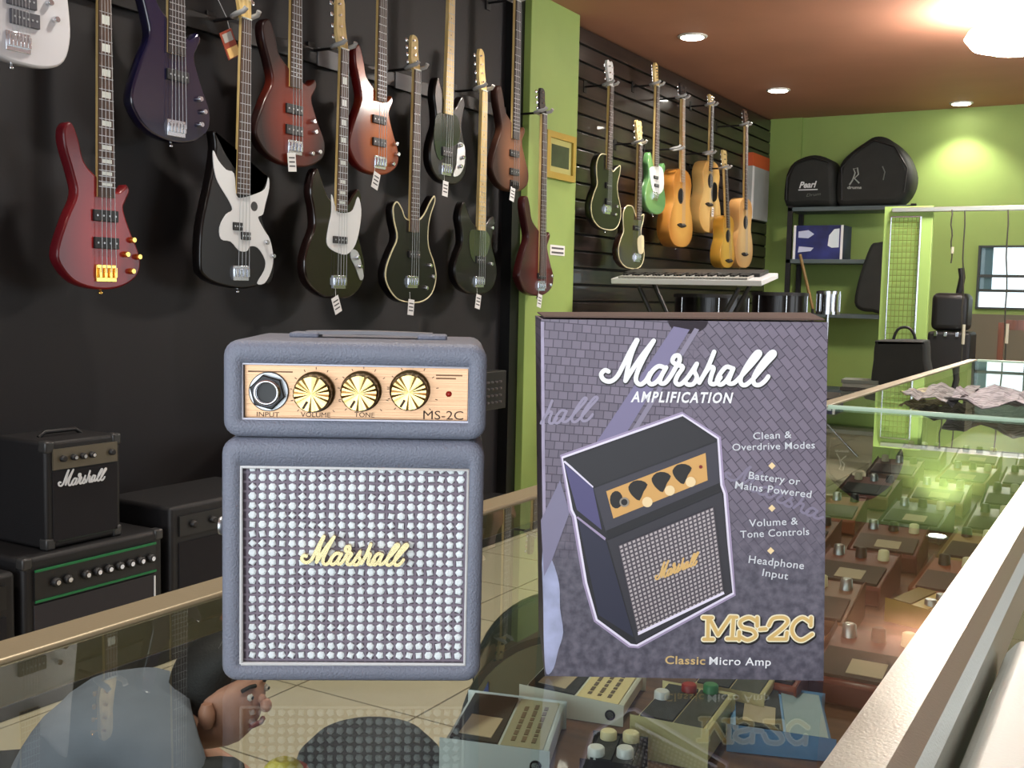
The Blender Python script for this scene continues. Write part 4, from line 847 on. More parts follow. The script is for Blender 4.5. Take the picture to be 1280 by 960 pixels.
for i in range(12):
    for j in range(4): sm.box(-.02+i*.034, -.012+i*.034, -.012, .001, .03+j*.03, .038+j*.03)
tag(sm.obj('small_controls', mat('grey_controls', (.4, .38, .38), .4), A6), kind='stuff')
text_on('lettering', 'AC', WHITE, A6, (-.29, .115), (-.24, .115), .022, -.002, .05); MB().box(-.235, -.19, -.002, 0, .115, .137).obj('white_mark', WHITE, A6)
MB().cyl((-.22, -.006, .05), (-.22, .0, .05), .008, n=10).obj('socket', STEEL, A6)

# ================================================================ REAR OF THE SHOP
DK = mat('dark_bag_cloth', (.11, .12, .11), .75, bump=.5, bs=80, var=.2, vs=10)
SY_ = 9.02
def sp(x, y, yy=SY_): return at(x, y, 1, yy)
sh = empty('shelf_unit', (sp(983, 300).x, SY_, 0), 0, 'dark metal shelving unit against the green rear wall', 'shelf')
W = 1.02; SG = mat('blue_grey_steel', (.3, .35, .36), .5)
zsh = [sp(1040, y).z for y in (258, 324, 392)]
for z in zsh + [.35]: MB().box(0, W, 0, .36, z-.035, z).obj('shelf_board', SG, sh, bev=.003)
for x in (0, W-.04):
    for y in (0, .33): MB().box(x, x+.04, y, y+.03, 0, zsh[0]+.01).obj('post', BLK, sh)
def bag_from(name, label, pts, yy, d, cat='bag', m=DK, rr=.05, group=None, zmin=None):
    P = [(sp(x, y, yy).x, sp(x, y, yy).z) for x, y in pts]; cx = sum(p[0] for p in P)/len(P); zb = min(p[1] for p in P) if zmin is None else zmin
    k = empty(name, (cx, yy, zb), 0, label, cat, group)
    Q_ = cr([(x-cx, max(0, z-zb)) for x, z in P], 3); slab(MB(), Q_, 0, d, rr).obj('bag_body', m, k)
    return k, lambda x, y: (at(x, y, 1, yy).x-cx, at(x, y, 1, yy).z-zb)
k, q = bag_from('drum_bag', 'black half-round drum bag with white script, left on the top shelf', [(981, 257), (980, 225), (987, 206), (1000, 197), (1017, 193), (1035, 198), (1042, 207), (1043, 230), (1042, 257), (1014, 257)], SY_, .28, zmin=zsh[0])
text_on('lettering', 'Pearl', WHITE, k, q(999, 235), q(1021, 234), .05, -.003, .03, .3); text_on('lettering', 'Drum', mat('dim_letters', (.4, .42, .4), .6), k, q(1008, 246), q(1026, 244), .025, -.003, .0, .3)
MB().box(q(998, 238)[0], q(1022, 238)[0], -.003, 0, q(1000, 237.5)[1]-.004, q(1000, 237.5)[1]+.004).obj('underline', WHITE, k)
MB().tube([(x, -.004, z) for x, z in [q(983, 250), q(984, 222), q(995, 203), q(1017, 197), q(1036, 203)]], .006, 6).obj('zip', BLK, k)
k, q = bag_from('drum_bag', 'large round black drum bag with a pale emblem, right on the top shelf', [(1048, 257), (1044, 232), (1049, 205), (1062, 190), (1080, 177), (1092, 170), (1106, 171), (1120, 180), (1133, 196), (1140, 218), (1136, 238), (1124, 253), (1110, 257), (1080, 257)], SY_, .32, zmin=zsh[0])
em = mat('pale_emblem', (.6, .62, .6), .6)
MB().tube([(x, -.003, z) for x, z in [q(1062, 231), q(1066, 225), q(1069, 216), q(1067, 211), q(1072, 210), q(1073, 218), q(1068, 223), q(1074, 229)]], .006, 5).obj('emblem', em, k)
text_on('lettering', 'drums', em, k, q(1059, 236), q(1077, 236), .022, -.003, .04)
MB().tube([(x, -.003, z) for x, z in [q(1103, 208), q(1106, 215), q(1104, 225)]], .005, 5).obj('emblem', mat('dim_letters', (.4, .42, .4), .6), k)
MB().tube([(x, -.004, z) for x, z in [q(1052, 250), q(1052, 210), q(1068, 192), q(1093, 176), q(1118, 183), q(1134, 210), q(1130, 240)]], .007, 6).obj('zip', BLK, k)
# blue printed carton
a = sp(990, 322); b = sp(1054, 281); W = b.x-a.x; H = b.z-zsh[1]
k = empty('keyboard_carton', (a.x, SY_+.02, zsh[1]), 0, 'blue printed carton with white pictures on the middle shelf', 'box')
MB().box(0, W, 0, .28, 0, H).obj('carton', mat('blue_print', (.13, .16, .38), .4, var=.5, vs=6), k)
MB().plate([(W*.1, H*.82), (W*.3, H*.86), (W*.42, H*.74), (W*.3, H*.62), (W*.1, H*.64)], -.003, 0).obj('white_picture', mat('print_pale', (.72, .75, .85), .5), k)
MB().plate([(W*.1, H*.2), (W*.36, H*.24), (W*.42, H*.34), (W*.12, H*.38)], -.003, 0).obj('white_picture', mat('print_pale', (.72, .75, .85), .5), k)
MB().plate([(W*.7, H*.4), (W*.72, H*.7), (W*.82, H*.88), (W*.92, H*.9), (W*.92, H*.35), (W*.78, H*.34)], -.003, 0).obj('white_picture', mat('print_pale2', (.8, .85, .88), .5), k)
for x in (0, W-.02): MB().box(x, x+.02, -.004, 0, 0, H).obj('white_edge', WHITE, k)
# gig bag leaning in the shelf corner
k, q = bag_from('gig_bag', 'tall black gig bag leaning against the shelf beside the green panel', [(1067, 378), (1072, 350), (1080, 325), (1088, 306), (1096, 303), (1108, 304), (1110, 330), (1110, 390), (1090, 390), (1075, 388)], 8.98, .12, m=DK, rr=.03, zmin=zsh[2])
k.location.z = k.location.z
# green panel partition with wire grid
gy = 7.0
a = at(1105, 258, 1, gy); b = at(1166, 258, 1, gy)
pn = empty('panel_partition', ((a.x+b.x)/2, gy, 0), 0, 'lime-green upright panel with a chrome-framed wire grid, behind the counter end', 'partition')
W = b.x-a.x; PZ = a.z
MB().box(-W/2, W/2, .02, .06, 0, PZ).obj('panel', mat('lime_panel', (.58, .70, .38), .55), pn, bev=.003)
gl = at(1114, 272, 1, gy).x-pn.location.x; gr = at(1151, 272, 1, gy).x-pn.location.x; gt = at(1130, 271, 1, gy).z; gb = at(1130, 440, 1, gy).z
fr_ = MB(); fr_.cyl((gl, 0, gb-.1), (gl, 0, gt), .005, n=8).cyl((gr, 0, gb-.1), (gr, 0, gt), .008, n=8).cyl((gl, 0, gt), (gr, 0, gt), .006, n=8); fr_.obj('grid_frame', CHROME, pn)
wr = MB()
for i in range(1, 7): x = gl+(gr-gl)*i/7; wr.cyl((x, .003, gb-.1), (x, .003, gt), .0022, n=5)
zz = gt-.035
while zz > gb-.1: wr.cyl((gl, .006, zz), (gr, .006, zz), .0022, n=5); zz -= .036
tag(wr.obj('grid_wires', mat('olive_wire', (.45, .5, .22), .45, .2), pn), kind='stuff')
zb = at(1200, 261, 1, gy).z
tag(MB().box(a.x+.05, a.x+2.2, gy-.01, gy+.03, zb-.014, zb+.014).obj('top_bar', ALU, bev=.003), 'shiny metal bar running right from the top of the green panel', 'bar')
tag(MB().box(a.x+2.16, a.x+2.2, gy-.01, gy+.03, 0, zb-.016).obj('bar_post', ALU, bev=.003), 'metal post carrying the right end of the shiny bar', 'post')
for x, y1, lab in ((1190, 332, 'short dark cable with a pale tip hanging from the metal bar'), (1206, 470, 'long dark cable hanging from the bar, next to the short one'), (1260, 470, 'long thin cable hanging from the bar before the window')):
    t0 = at(x, 264, 1, gy); t1 = at(x-4 if y1 > 400 else x, y1, 1, gy)
    k = empty('hanging_cable', (t0.x, gy-.02, zb), 0, lab, 'cable', 'cables hanging from the metal bar')
    n = 10; MB().tube([(0, .016, .0)]+[((t1.x-t0.x)*i/n + .004*sin(i*1.7), 0, (t1.z-t0.z)*i/n) for i in range(1, n+1)], .0045, 6).obj('cable', mat('dark_cable', (.18, .17, .13), .6), k)
    MB().cyl((t1.x-t0.x, 0, (t1.z-t0.z)*.82), (t1.x-t0.x, 0, (t1.z-t0.z)*.7), .009, n=8).obj('plug', mat('plug_pale', (.7, .68, .6), .5), k)
# dark guitars/gear under the cables
k = empty('stage_case', (at(1187, 400, 1, 7.4).x, 7.4, 0), 0, 'dark equipment cases with bright latches stacked behind the hanging cables', 'case')
zc = at(1187, 366, 1, 7.4).z
MB().box(-.13, .13, 0, .3, 0, zc-.25).obj('case_body', TOLEX, k, bev=.02, bseg=3); MB().box(-.12, .10, .02, .28, zc-.245, zc).obj('case_lid', BLK, k, bev=.04, bseg=3)
for x in (-.09, -.03, .04): MB().box(x, x+.02, -.012, .01, zc-.28, zc-.25).obj('latch', CHROME, k, bev=.002)
MB().tube([(.03, .1, zc-.02), (.05, .08, zc+.1), (.04, .08, zc+.16)], .02, 8).obj('neck', BLK, k)
# wooden chair back at right edge (brown)
k = empty('wooden_chair', (at(1272, 440, 1, 8.0).x+.05, 8.0, 0), 0, 'reddish-brown wooden chair at the right edge under the window', 'chair')
WD = wood('red_brown_wood', (.36, .2, .12), (.46, .27, .17)); z9 = at(1272, 405, 1, 8.0).z
for x in (-.2, .2):
    for y in (0, .4): MB().box(x-.02, x+.02, y-.02, y+.02, 0, z9 if y else .42).obj('leg', WD, k)
MB().box(-.22, .22, -.02, .42, .42, .46).obj('seat', WD, k, bev=.005)
for z in (.62, z9-.05): MB().box(-.18, .18, .385, .415, z, z+.07).obj('back_rail', WD, k)
# black laptop-style bag with handle
a = at(1092, 470, 1, 6.2); b = at(1157, 411, 1, 6.2); W = b.x-a.x
k, q = bag_from('carry_bag', 'black soft carry bag with a loop handle in front of the green panel', [(1092, 500), (1091, 450), (1093, 430), (1098, 425), (1150, 425), (1157, 430), (1158, 450), (1160, 500)], 6.2, .16, m=DK, rr=.02)
MB().tube([(x, .06, z) for x, z in cr([q(1113, 428), q(1117, 416), q(1123, 410), q(1133, 410), q(1140, 418), q(1142, 428)], 3, False)], .008, 8).obj('handle', BLK, k)
kz = k.location.z
k2 = empty('side_table', (at(1110, 480, 1, 6.3).x-.1, 6.25, 0), 0, 'dark side table under the black carry bag, mostly hidden', 'table')
MB().box(-.35, .35, -.12, .3, kz-.03, kz).obj('table_top', DKL, k2, bev=.003)
for x in (-.32, .32):
    for y in (-.09, .27): MB().box(x-.02, x+.02, y-.02, y+.02, 0, kz-.03).obj('leg', DKL, k2)
for i in range(5):
    pz = kz+i*.022; o_ = MB().box(-.11+.01*(i % 2), .10-.012*(i % 3), -.08, .1, 0, .02).obj('magazine', mat(('mag_pale', 'mag_grey', 'mag_dark')[i % 3], ((.5, .5, .46), (.38, .4, .36), (.22, .2, .18))[i % 3], .5), None, (at(1078, 450, 1, 6.2).x, 6.25, pz), .05*i-.1)
    tag(o_, ('bottom', 'second', 'middle', 'fourth', 'topmost')[i] + ' magazine in the low pile left of the black carry bag', 'magazine', 'magazines piled beside the carry bag')
# keyboard on stand
ky = 5.6; a = at(764, 344, 1, ky); b = at(952, 353, 1, ky); W = b.x-a.x
kb = empty('electronic_keyboard', ((a.x+b.x)/2, ky, b.z-.02), 0, 'silver and black electronic keyboard tilted up on a stand in front of the slatted wall', 'keyboard')
tl_ = R(9); D = .30; Mx = Matrix.Rotation(tl_, 4, 'X')
SIL = mat('silver_plastic', (.80, .81, .82), .35)
MB().box(-W/2, W/2, 0, D, 0, .03, Mx).obj('case', SIL, kb, bev=.004)
MB().box(-W/2+.02, W/2-.05, .13, D-.01, .03, .05, Mx).obj('control_panel', mat('panel_black', (.1, .1, .1), .4), kb, bev=.003)
kk = MB(); bk_ = MB(); n = 42
for i in range(n):
    x = -W/2+.04+i*(W-.12)/n; kk.box(x+.0008, x+(W-.12)/n-.0008, .012, .14, .03, .041, Mx)
    if i % 7 not in (2, 6): bk_.box(x+(W-.12)/n-.006, x+(W-.12)/n+.006, .055, .14, .041, .050, Mx)
tag(kk.obj('white_keys', mat('key_grey', (.6, .6, .58), .5), kb), kind='stuff'); tag(bk_.obj('black_keys', BLK, kb), kind='stuff')
stn = empty('keyboard_stand', ((a.x+b.x)/2, ky+.15, 0), 0, 'black crossed-leg stand under the keyboard', 'stand')
zk = b.z-.02
for y in (-.1, .1):
    MB().cyl((-.3, y, .015), (.3, y, zk+.03*(1 if y > 0 else 0)-.01), .014, n=8).obj('leg', BLK, stn); MB().cyl((.3, y+.03, .015), (-.3, y+.03, zk+.03*(1 if y > 0 else 0)-.01), .014, n=8).obj('leg', BLK, stn)
for x in (-.3, .3): MB().cyl((x, -.17, .015), (x, .2, .015), .014, n=8).obj('foot_bar', BLK, stn)
# dark drums and cases below the keyboard
def drum(x, y, z, r, h, lab, m=GBLK, grp=None, nm='drum'):
    k = empty(nm, (x, y, z), 0, lab, 'drum', grp)
    MB().cyl((0, 0, 0), (0, 0, h), r, n=28).obj('shell', m, k); 
    for zz in (0, h-.02): MB().cyl((0, 0, zz), (0, 0, zz+.02), r+.008, n=28).obj('hoop', CHROME if m is CHROME else BLK, k)
    MB().cyl((0, 0, h), (0, 0, h+.003), r-.004, n=28).obj('drumhead', mat('dark_head', (.14, .14, .14), .5), k)
    for i in range(6): a_ = i*pi/3; MB().cyl((cos(a_)*(r+.006), sin(a_)*(r+.006), .02), (cos(a_)*(r+.006), sin(a_)*(r+.006), h-.02), .005, n=6).obj('tension_rod', CHROME, k)
    return k
p_ = at(880, 368, 1, 6.6); drum(p_.x, 6.75, 0, .24, p_.z, 'tall black floor drum in the dark corner below the keyboard')
p_ = at(975, 366, 1, 7.2); drum(p_.x, 7.2, 0, .18, p_.z, 'black drum right of the keyboard end, before the rear shelf')
p_ = at(1036, 364, 1, 7.6); drum(p_.x, 7.6, p_.z-.16, .075, .16, 'small chrome drum catching the light at the carton top right corner', CHROME)
k = empty('drum_stand', (p_.x, 7.6, 0), 0, 'thin stand under the small chrome drum', 'stand'); zt_ = p_.z-.162
MB().cyl((0, 0, .2), (0, 0, zt_), .012, n=8).obj('pole', CHROME, k)
for i in range(3): a_ = i*2*pi/3; MB().cyl((0, 0, .25), (.25*cos(a_), .25*sin(a_), .01), .009, n=6).obj('leg', CHROME, k)
a = at(1000, 318, 1, 8.2); b = at(1016, 386, 1, 8.2)
k = empty('microphone_stand', (b.x, 8.2, 0), 0, 'slanting tan pole of a stand in front of the blue carton', 'stand')
MB().cyl((0, 0, .02), (0, 0, b.z), .012, n=8).obj('pole', BLK, k); MB().cyl((0, 0, b.z), (a.x-b.x, 0, a.z), .012, n=8).obj('boom', mat('tan_pole', (.5, .4, .22), .5), k)
MB().cyl((0, 0, 0), (0, 0, .02), .14, n=24).obj('base', BLK, k)
# newspapers on the counter
def crumple(name, label, pts, m, seed, amp=.012):
    rn = random.Random(seed); P = [at(x, y, 2, GT+.004) for x, y in pts]; c = sum(P, V())/4; n = 12; g = []
    ph = [rn.uniform(0, 6) for _ in range(8)]
    for j in range(n+1):
        for i in range(n+1):
            u, v = i/n, j/n; p = (P[0]*(1-u)+P[1]*u)*(1-v)+(P[3]*(1-u)+P[2]*u)*v
            z = amp*(abs(sin(u*5+ph[0]+v*2))*abs(sin(v*4+ph[1])) + .35*abs(sin(u*13+ph[2]+v*5)) + .25*abs(sin(v*17+ph[3]-u*4)))
            g.append((p.x-c.x, p.y-c.y, z))
    N = len(g); fs = [(j*(n+1)+i, j*(n+1)+i+1, (j+1)*(n+1)+i+1, (j+1)*(n+1)+i) for j in range(n) for i in range(n)]
    mb = MB(); mb.add(g + [(x, y, z+.0012) for x, y, z in g], [f[::-1] for f in fs] + [tuple(i+N for i in f) for f in fs], False)
    o = mb.obj(name, m, None, (c.x, c.y, GT+.004)); return tag(o, label, 'newspaper', 'newspapers lying on the far counter glass')
def newsm(name, c):
    m = mat(name, c, .7); nt = m.node_tree; b = nt.nodes['Principled BSDF']; N = nt.nodes.new
    tc = N('ShaderNodeTexCoord'); mp = N('ShaderNodeMapping'); mp.inputs['Rotation'].default_value = (0, 0, .6); mp.inputs['Scale'].default_value = (14, 60, 1)
    n = N('ShaderNodeTexNoise'); n.inputs['Scale'].default_value = 3; r = N('ShaderNodeValToRGB'); r.color_ramp.elements[0].position = .42; r.color_ramp.elements[1].position = .55
    r.color_ramp.elements[0].color = (*lin([x*.62 for x in c]), 1); r.color_ramp.elements[1].color = (*lin(c), 1)
    nt.links.new(tc.outputs['Object'], mp.inputs[0]); nt.links.new(mp.outputs[0], n.inputs['Vector']); nt.links.new(n.outputs['Fac'], r.inputs[0]); nt.links.new(r.outputs[0], b.inputs['Base Color']); return m
crumple('newspaper', 'crumpled grey-mauve newspaper lying across the right part of the far glass', [(1178, 513), (1300, 524), (1300, 494), (1205, 492)], newsm('news_a', (.80, .77, .80)), 1, .015)
crumple('newspaper', 'folded newspaper sheet under the crumpled one, its corner pointing left', [(1128, 500), (1190, 512), (1225, 495), (1160, 490)], newsm('news_b', (.72, .70, .7)), 4, .012)
crumple('newspaper', 'cream sheet edge showing at the left of the newspapers', [(1124, 495), (1150, 500), (1195, 492), (1150, 489)], newsm('news_c', (.88, .84, .68)), 6, .006)

# ================================================================ PEDALS IN THE COUNTER
def pedal(label, px0, py0, px1, py1, dl, h0, h1, bodym, topm, padm, left_pad=True, tagged=True, jack=True, words_=True, knobs=(), zb=SHZ+.0015, rz=0., group='effect pedals on the counter shelf'):
    'front long side runs between two bottom pixels on the shelf; dl depth'
    a = at(px0, py0, 2, zb); b = at(px1, py1, 2, zb); w_ = (b-a).length; rz = math.atan2(b.y-a.y, b.x-a.x)
    k = empty('effect_pedal', ((a+b)/2), rz, label, 'pedal', group)
    h0 *= .62; h1 *= .62
    prof = [(-w_/2, 0), (w_/2, 0), (w_/2, h1), (-w_/2, h0)]
    MB().loops([[(x, y, z) for x, z in prof] for y in (0, dl)]).obj('housing', bodym, k, bev=.0025)
    zl = lambda x: h0+(h1-h0)*(x+w_/2)/w_
    def top(x0, x1, y0, y1, e): return [[(x, y, zl(x)+o) for x, y in ((x0, y0), (x1, y0), (x1, y1), (x0, y1))] for o in (.0001, e)]
    MB().loops(top(-w_/2+.004, w_*.02, .004, dl-.004, .0022)).obj('rubber_pad', padm, k)
    MB().loops(top(w_*.05, w_/2-.003, .003, dl-.003, .0014)).obj('face_plate', topm, k)
    if words_:
        m_ = MB(); rn = random.Random(int(px0))
        for j in range(3):
            x = w_*(.13+.1*j); y = .012
            while y < dl-.016:
                l = rn.uniform(.004, .012); m_.loops([[(x+dx, y+dy, zl(x)+o) for dx, dy in ((0, 0), (.003, 0), (.003, l), (0, l))] for o in (.0014, .0018)]); y += l+.003
        tag(m_.obj('printed_legend', mat('legend_brown', (.36, .3, .22), .6), k), kind='stuff')
    if jack: MB().lathe((w_*.40, 0, h1*.5), (0, -1, 0), [(.0042, -.001), (.0042, .001), (.003, .0012), (.003, 0)], 16).obj('socket', mat('hole_black', (.01, .01, .01), .9), k)
    if tagged:
        tx0 = -w_*.38; MB().loops([[(x, y, zl(x)+o) for x, y in ((tx0, .012), (tx0+.024, .010), (tx0+.026, .046), (tx0+.002, .048))] for o in (.0022, .0027)]).obj('price_label', mat('label_tan', (.66, .6, .5), .7), k)
    for i, (u, v, m_) in enumerate(knobs):
        x = -w_/2+u*w_; MB().lathe((x, v*dl, zl(x)), (0, 0, 1), [(.0062, 0), (.006, .007), (.005, .008)], 16).obj('knob', m_, k)
    return k
SW = mat('pale_grey_paint', (.90, .91, .86), .4); CRM = mat('cream_paint', (.84, .78, .58), .45); OLV = mat('olive_cream', (.80, .76, .56), .45)
pedal('white-sided effect pedal with cream lettered plate, under the carton corner', 652, 887, 775, 906, .085, .030, .022, SW, CRM, RUBBER)
pedal('silver-grey effect pedal with dark rubber pad and label, lower left of the pedals', 553, 962, 682, 975, .095, .034, .030, mat('silver_blue', (.76, .80, .80), .38, .1), mat('plate_grey_olive', (.55, .54, .44), .5), RUBBER)
pedal('blue effect pedal with a dark pad and tan label, beside the counter rail', 912, 937, 1040, 950, .095, .028, .022, mat('blue_paint', (.42, .6, .8), .4), mat('blue_grey_plate', (.48, .56, .6), .45), RUBBER, jack=False, words_=False)
pedal('cream box pedal with dark top and a red and a white knob', 790, 943, 880, 962, .08, .045, .045, OLV, mat('dark_green_plate', (.16, .19, .14), .4), RUBBER, tagged=False, jack=False, words_=False, knobs=((.15, .55, WHITE), (.42, .85, mat('red_knob', (.62, .15, .1), .4)), (.7, .95, mat('green_knob', (.2, .5, .28), .4))))
pedal('beige box pedal with a dark green top, partly behind the carton', 862, 895, 950, 912, .085, .042, .042, CRM, mat('dark_green_plate', (.16, .19, .14), .4), RUBBER, tagged=False, jack=False, words_=False)
pedal('small black pedal with three pale knobs at the bottom edge', 728, 985, 792, 994, .05, .03, .03, GBLK, BLK, RUBBER, tagged=False, jack=False, words_=False, knobs=((.2, .2, WHITE), (.75, .3, WHITE), (.3, .8, CREAM), (.75, .85, CREAM)))
pedal('yellow effect pedal beside a silver knob row, near the counter rail', 1108, 775, 1160, 787, .10, .035, .03, mat('yellow_paint', (.70, .58, .22), .4), mat('yellow_plate', (.72, .62, .3), .45), mat('ochre_pad', (.5, .42, .2), .6), tagged=False, jack=False, words_=False, knobs=((.85, .2, STEEL), (.85, .5, STEEL), (.85, .8, STEEL)))
# further rows: maroon, brown and tan pedals
cols = [('maroon_paint', (.36, .12, .1)), ('brown_paint', (.36, .22, .13)), ('tan_paint', (.58, .48, .3)), ('rust_paint', (.5, .24, .14)), ('dark_grey_paint', (.2, .2, .2)), ('green_grey', (.3, .36, .28))]
spots = [(-.385, 1.02, 0), (-.275, 1.06, 1), (-.385, 1.2, 3), (-.275, 1.22, 0), (-.165, 1.24, 3), (-.385, 1.38, 1), (-.275, 1.4, 0), (-.165, 1.42, 2), (-.385, 1.58, 3), (-.275, 1.6, 4), (-.165, 1.62, 1),
         (-.385, 1.8, 0), (-.275, 1.82, 2), (-.165, 1.84, 5), (-.385, 2.05, 1), (-.275, 2.05, 3), (-.165, 2.07, 0), (-.385, 2.3, 5), (-.275, 2.3, 1), (-.165, 2.3, 4), (-.275, .86, 3), (-.185, .90, 0)]
rowname = {4: 'nearest', 5: 'first', 6: 'second', 7: 'third', 8: 'fourth', 9: 'fifth', 10: 'sixth', 11: 'last', 12: 'last'}
for n_, (x, y, ci) in enumerate(spots):
    nmc, c = cols[ci]; rn = random.Random(n_); x += rn.uniform(-.006, .006)
    k = empty('effect_pedal', (x, y, SHZ+.0015), rn.uniform(-.08, .08), f'{nmc.replace("_paint", "").replace("_", " ")} effect pedal, {rowname[int(y*5+.4)]} row behind the carton, {"left" if x < -.33 else "middle" if x < -.22 else "right"} of the row', 'pedal', 'pedals in the far rows of the counter')
    w_, d_, h_ = .085, .115, .036
    MB().loops([[(xx-w_/2, yy, z) for yy, z in ((0, 0), (d_, 0), (d_, h_), (0, h_*.6))] for xx in (0, w_)]).obj('housing', mat(nmc, c, .4), k, bev=.003)
    MB().loops([[(xx-w_/2, yy, z) for yy, z in ((.006, h_*.62), (.06, h_*.82), (.06, h_*.82+.003), (.006, h_*.62+.003))] for xx in (.006, w_-.006)]).obj('rubber_pad', RUBBER if n_ % 2 else mat('dark_brown_pad', (.2, .13, .1), .6), k)
    for i in range(3): MB().lathe((-.026+i*.026, .095, h_*.95), (0, 0, 1), [(.007, -.002), (.006, .01), (.004, .011)], 12).obj('knob', (STEEL, BLK, CREAM)[(n_+i) % 3], k)
    if n_ % 3 == 0: MB().loops([[(xx-.012, yy, z) for yy, z in ((.012, h_*.64+.0033), (.04, h_*.745+.0033), (.04, h_*.745+.0038), (.012, h_*.64+.0038))] for xx in (0, .03)]).obj('price_label', mat('label_tan', (.66, .6, .5), .7), k)
def flat_label(px, py, lab):
    p = at(px, py, 2, SHZ+.001); o = MB().box(-.014, .014, -.009, .009, 0, .0006).obj('shelf_label', mat('label_tan', (.66, .6, .5), .7), None, (p.x, p.y, SHZ+.0005), .1); tag(o, lab, 'label')
flat_label(1017, 852, 'tan price label on the shelf under the carton right corner')
flat_label(1047, 799, 'tan price label on the brown shelf just right of the carton')
a = at(893, 962, 2, SHZ+.01); b = at(915, 942, 2, SHZ+.012)
o = MB().tube([(0, 0, 0), (.012, .014, .006), (.03, .02, .004), (.05, .012, .002), (.07, .02, .0)], .0022, 8).obj('patch_cable', mat('orange_cable', (.75, .32, .12), .5), None, (a.x, a.y-.01, SHZ+.003)); tag(o, 'orange patch cable between the blue and cream pedals', 'cable')
# small yellow-topped toy at the bottom
p_ = at(354, 968, 2, .80)
k = empty('toy_figure', (p_.x, p_.y, p_.z-.03), 0, 'small round yellow-topped toy with a red band and white base, at the bottom edge', 'toy')
MB().ball((0, 0, .030), .0125, 16, (1, 1, .8)).obj('yellow_top', mat('toy_yellow', (.85, .8, .3), .45), k)
MB().lathe((0, 0, 0), (0, 0, 1), [(.009, 0), (.012, .008), (.0125, .018), (.012, .026)], 20).obj('white_base', WHITE, k)
MB().tube([(.0132*cos(a_), .0132*sin(a_), .027+.003*sin(a_)) for a_ in [2*pi*i/16 for i in range(17)]], .0035, 6).obj('red_band', mat('toy_red', (.72, .3, .15), .5), k)
led = MB().box(-.05, .05, -.03, .03, 0, .02).obj('toy_shelf', DKL, None, (p_.x, p_.y, p_.z-.051)); tag(led, 'narrow dark ledge under the small yellow toy at the rear of the counter', 'ledge')

# ================================================================ PERSON AND THINGS BEHIND THE COUNTER
def skin(name, nodes, edges, m, parent, root=0, sub=2):
    me = bpy.data.meshes.new(name); me.from_pydata([n_[0] for n_ in nodes], edges, []); o = bpy.data.objects.new(name, me); COL.objects.link(o)
    md = o.modifiers.new('s', 'SKIN'); md.use_smooth_shade = True
    for i, n_ in enumerate(nodes):
        sv = me.skin_vertices[0].data[i]; r = n_[1]; sv.radius = r if isinstance(r, tuple) else (r, r); sv.use_root = (i == root)
    s_ = o.modifiers.new('u', 'SUBSURF'); s_.levels = sub; s_.render_levels = sub
    dg = bpy.context.evaluated_depsgraph_get(); dg.update(); me2 = bpy.data.meshes.new_from_object(o.evaluated_get(dg), depsgraph=dg)
    bpy.data.objects.remove(o); me2.materials.clear(); me2.materials.append(m); me2.name = name
    for p in me2.polygons: p.use_smooth = True
    o = bpy.data.objects.new(name, me2); COL.objects.link(o); o.parent = parent; return o
hc = at(290, 876, 2, .34)                       # head centre
FWD = V((.56, .83, 0)).normalized(); SD = V((-FWD.y, FWD.x, 0))  # facing, left-hand side
PB = V((hc.x, hc.y, 0)) - FWD*.42 + SD*.03
PER = empty('person', PB, 0, 'person in grey-blue t-shirt and dark trousers, crouching low on the floor behind the counter', 'person')
def W_(f, s, z): return tuple(FWD*f + SD*s + V((0, 0, z)))
SKN = mat('skin', (.68, .50, .42), .5, var=.06, vs=20); SHIRT = mat('grey_blue_shirt', (.41, .44, .49), .85, bump=.4, bs=120, var=.08, vs=15); PANTS = mat('dark_trousers', (.10, .11, .12), .85, bump=.3, bs=100)
HC = FWD*.42 - SD*.03 + V((0, 0, .34))                   # head centre; the face is turned up towards the counter
_cd = V((CAM.x-hc.x, CAM.y-hc.y, 0)).normalized(); _hf = (_cd*.62 + FWD*.8 + V((.3, 0, 0))).normalized(); HF = (_hf*cos(R(12)) + V((0, 0, sin(R(12))))).normalized(); HS = V((0, 0, 1)).cross(HF).normalized(); HU = HF.cross(HS)
def H_(f, s, u): return tuple(HC + HF*f + HS*s + HU*u)
nodes = [(W_(.12, 0, .13), .09), (W_(.14, 0, .21), .085), (W_(.19, 0, .28), .085), (W_(.27, 0, .315), .072), (W_(.34, 0, .32), .044), (H_(-.01, 0, -.045), .060), (H_(0, 0, .01), .082), (H_(-.01, 0, .05), .07)]
edges = [(i, i+1) for i in range(7)]
def limb(start, pts):
    pre = start
    for p_, r in pts: nodes.append((p_, r)); edges.append((pre, len(nodes)-1)); pre = len(nodes)-1
    return pre
for s in (1, -1):
    e = limb(3, [(W_(.28, s*.13, .29), .05), (W_(.33, s*.21, .21), .042), (W_(.38, s*.24, .15), .036), (W_(.50, s*.20, .075), .026), (W_(.53, s*.195, .05), .024), (W_(.575, s*.19, .03), (.034, .016))])
    for q_, ln in ((-.026, .05), (-.009, .06), (.009, .058), (.026, .046)):
        limb(e, [(W_(.605, s*.19+q_, .024), .0095), (W_(.605+ln*.6, s*.19+q_*1.15, .020), .009), (W_(.605+ln, s*.19+q_*1.2, .012), .0075)])
    limb(e, [(W_(.57, s*.19-s*.038, .024), .0105), (W_(.60, s*.19-s*.055, .014), .009)])
    limb(0, [(W_(.14, s*.10, .13), .075), (W_(.26, s*.14, .20), .066), (W_(.40, s*.17, .27), .05), (W_(.30, s*.16, .16), .044), (W_(.18, s*.15, .06), .034), (W_(.24, s*.15, .035), .032), (W_(.32, s*.15, .025), .024)])
skin('body', nodes, edges, SKN, PER)
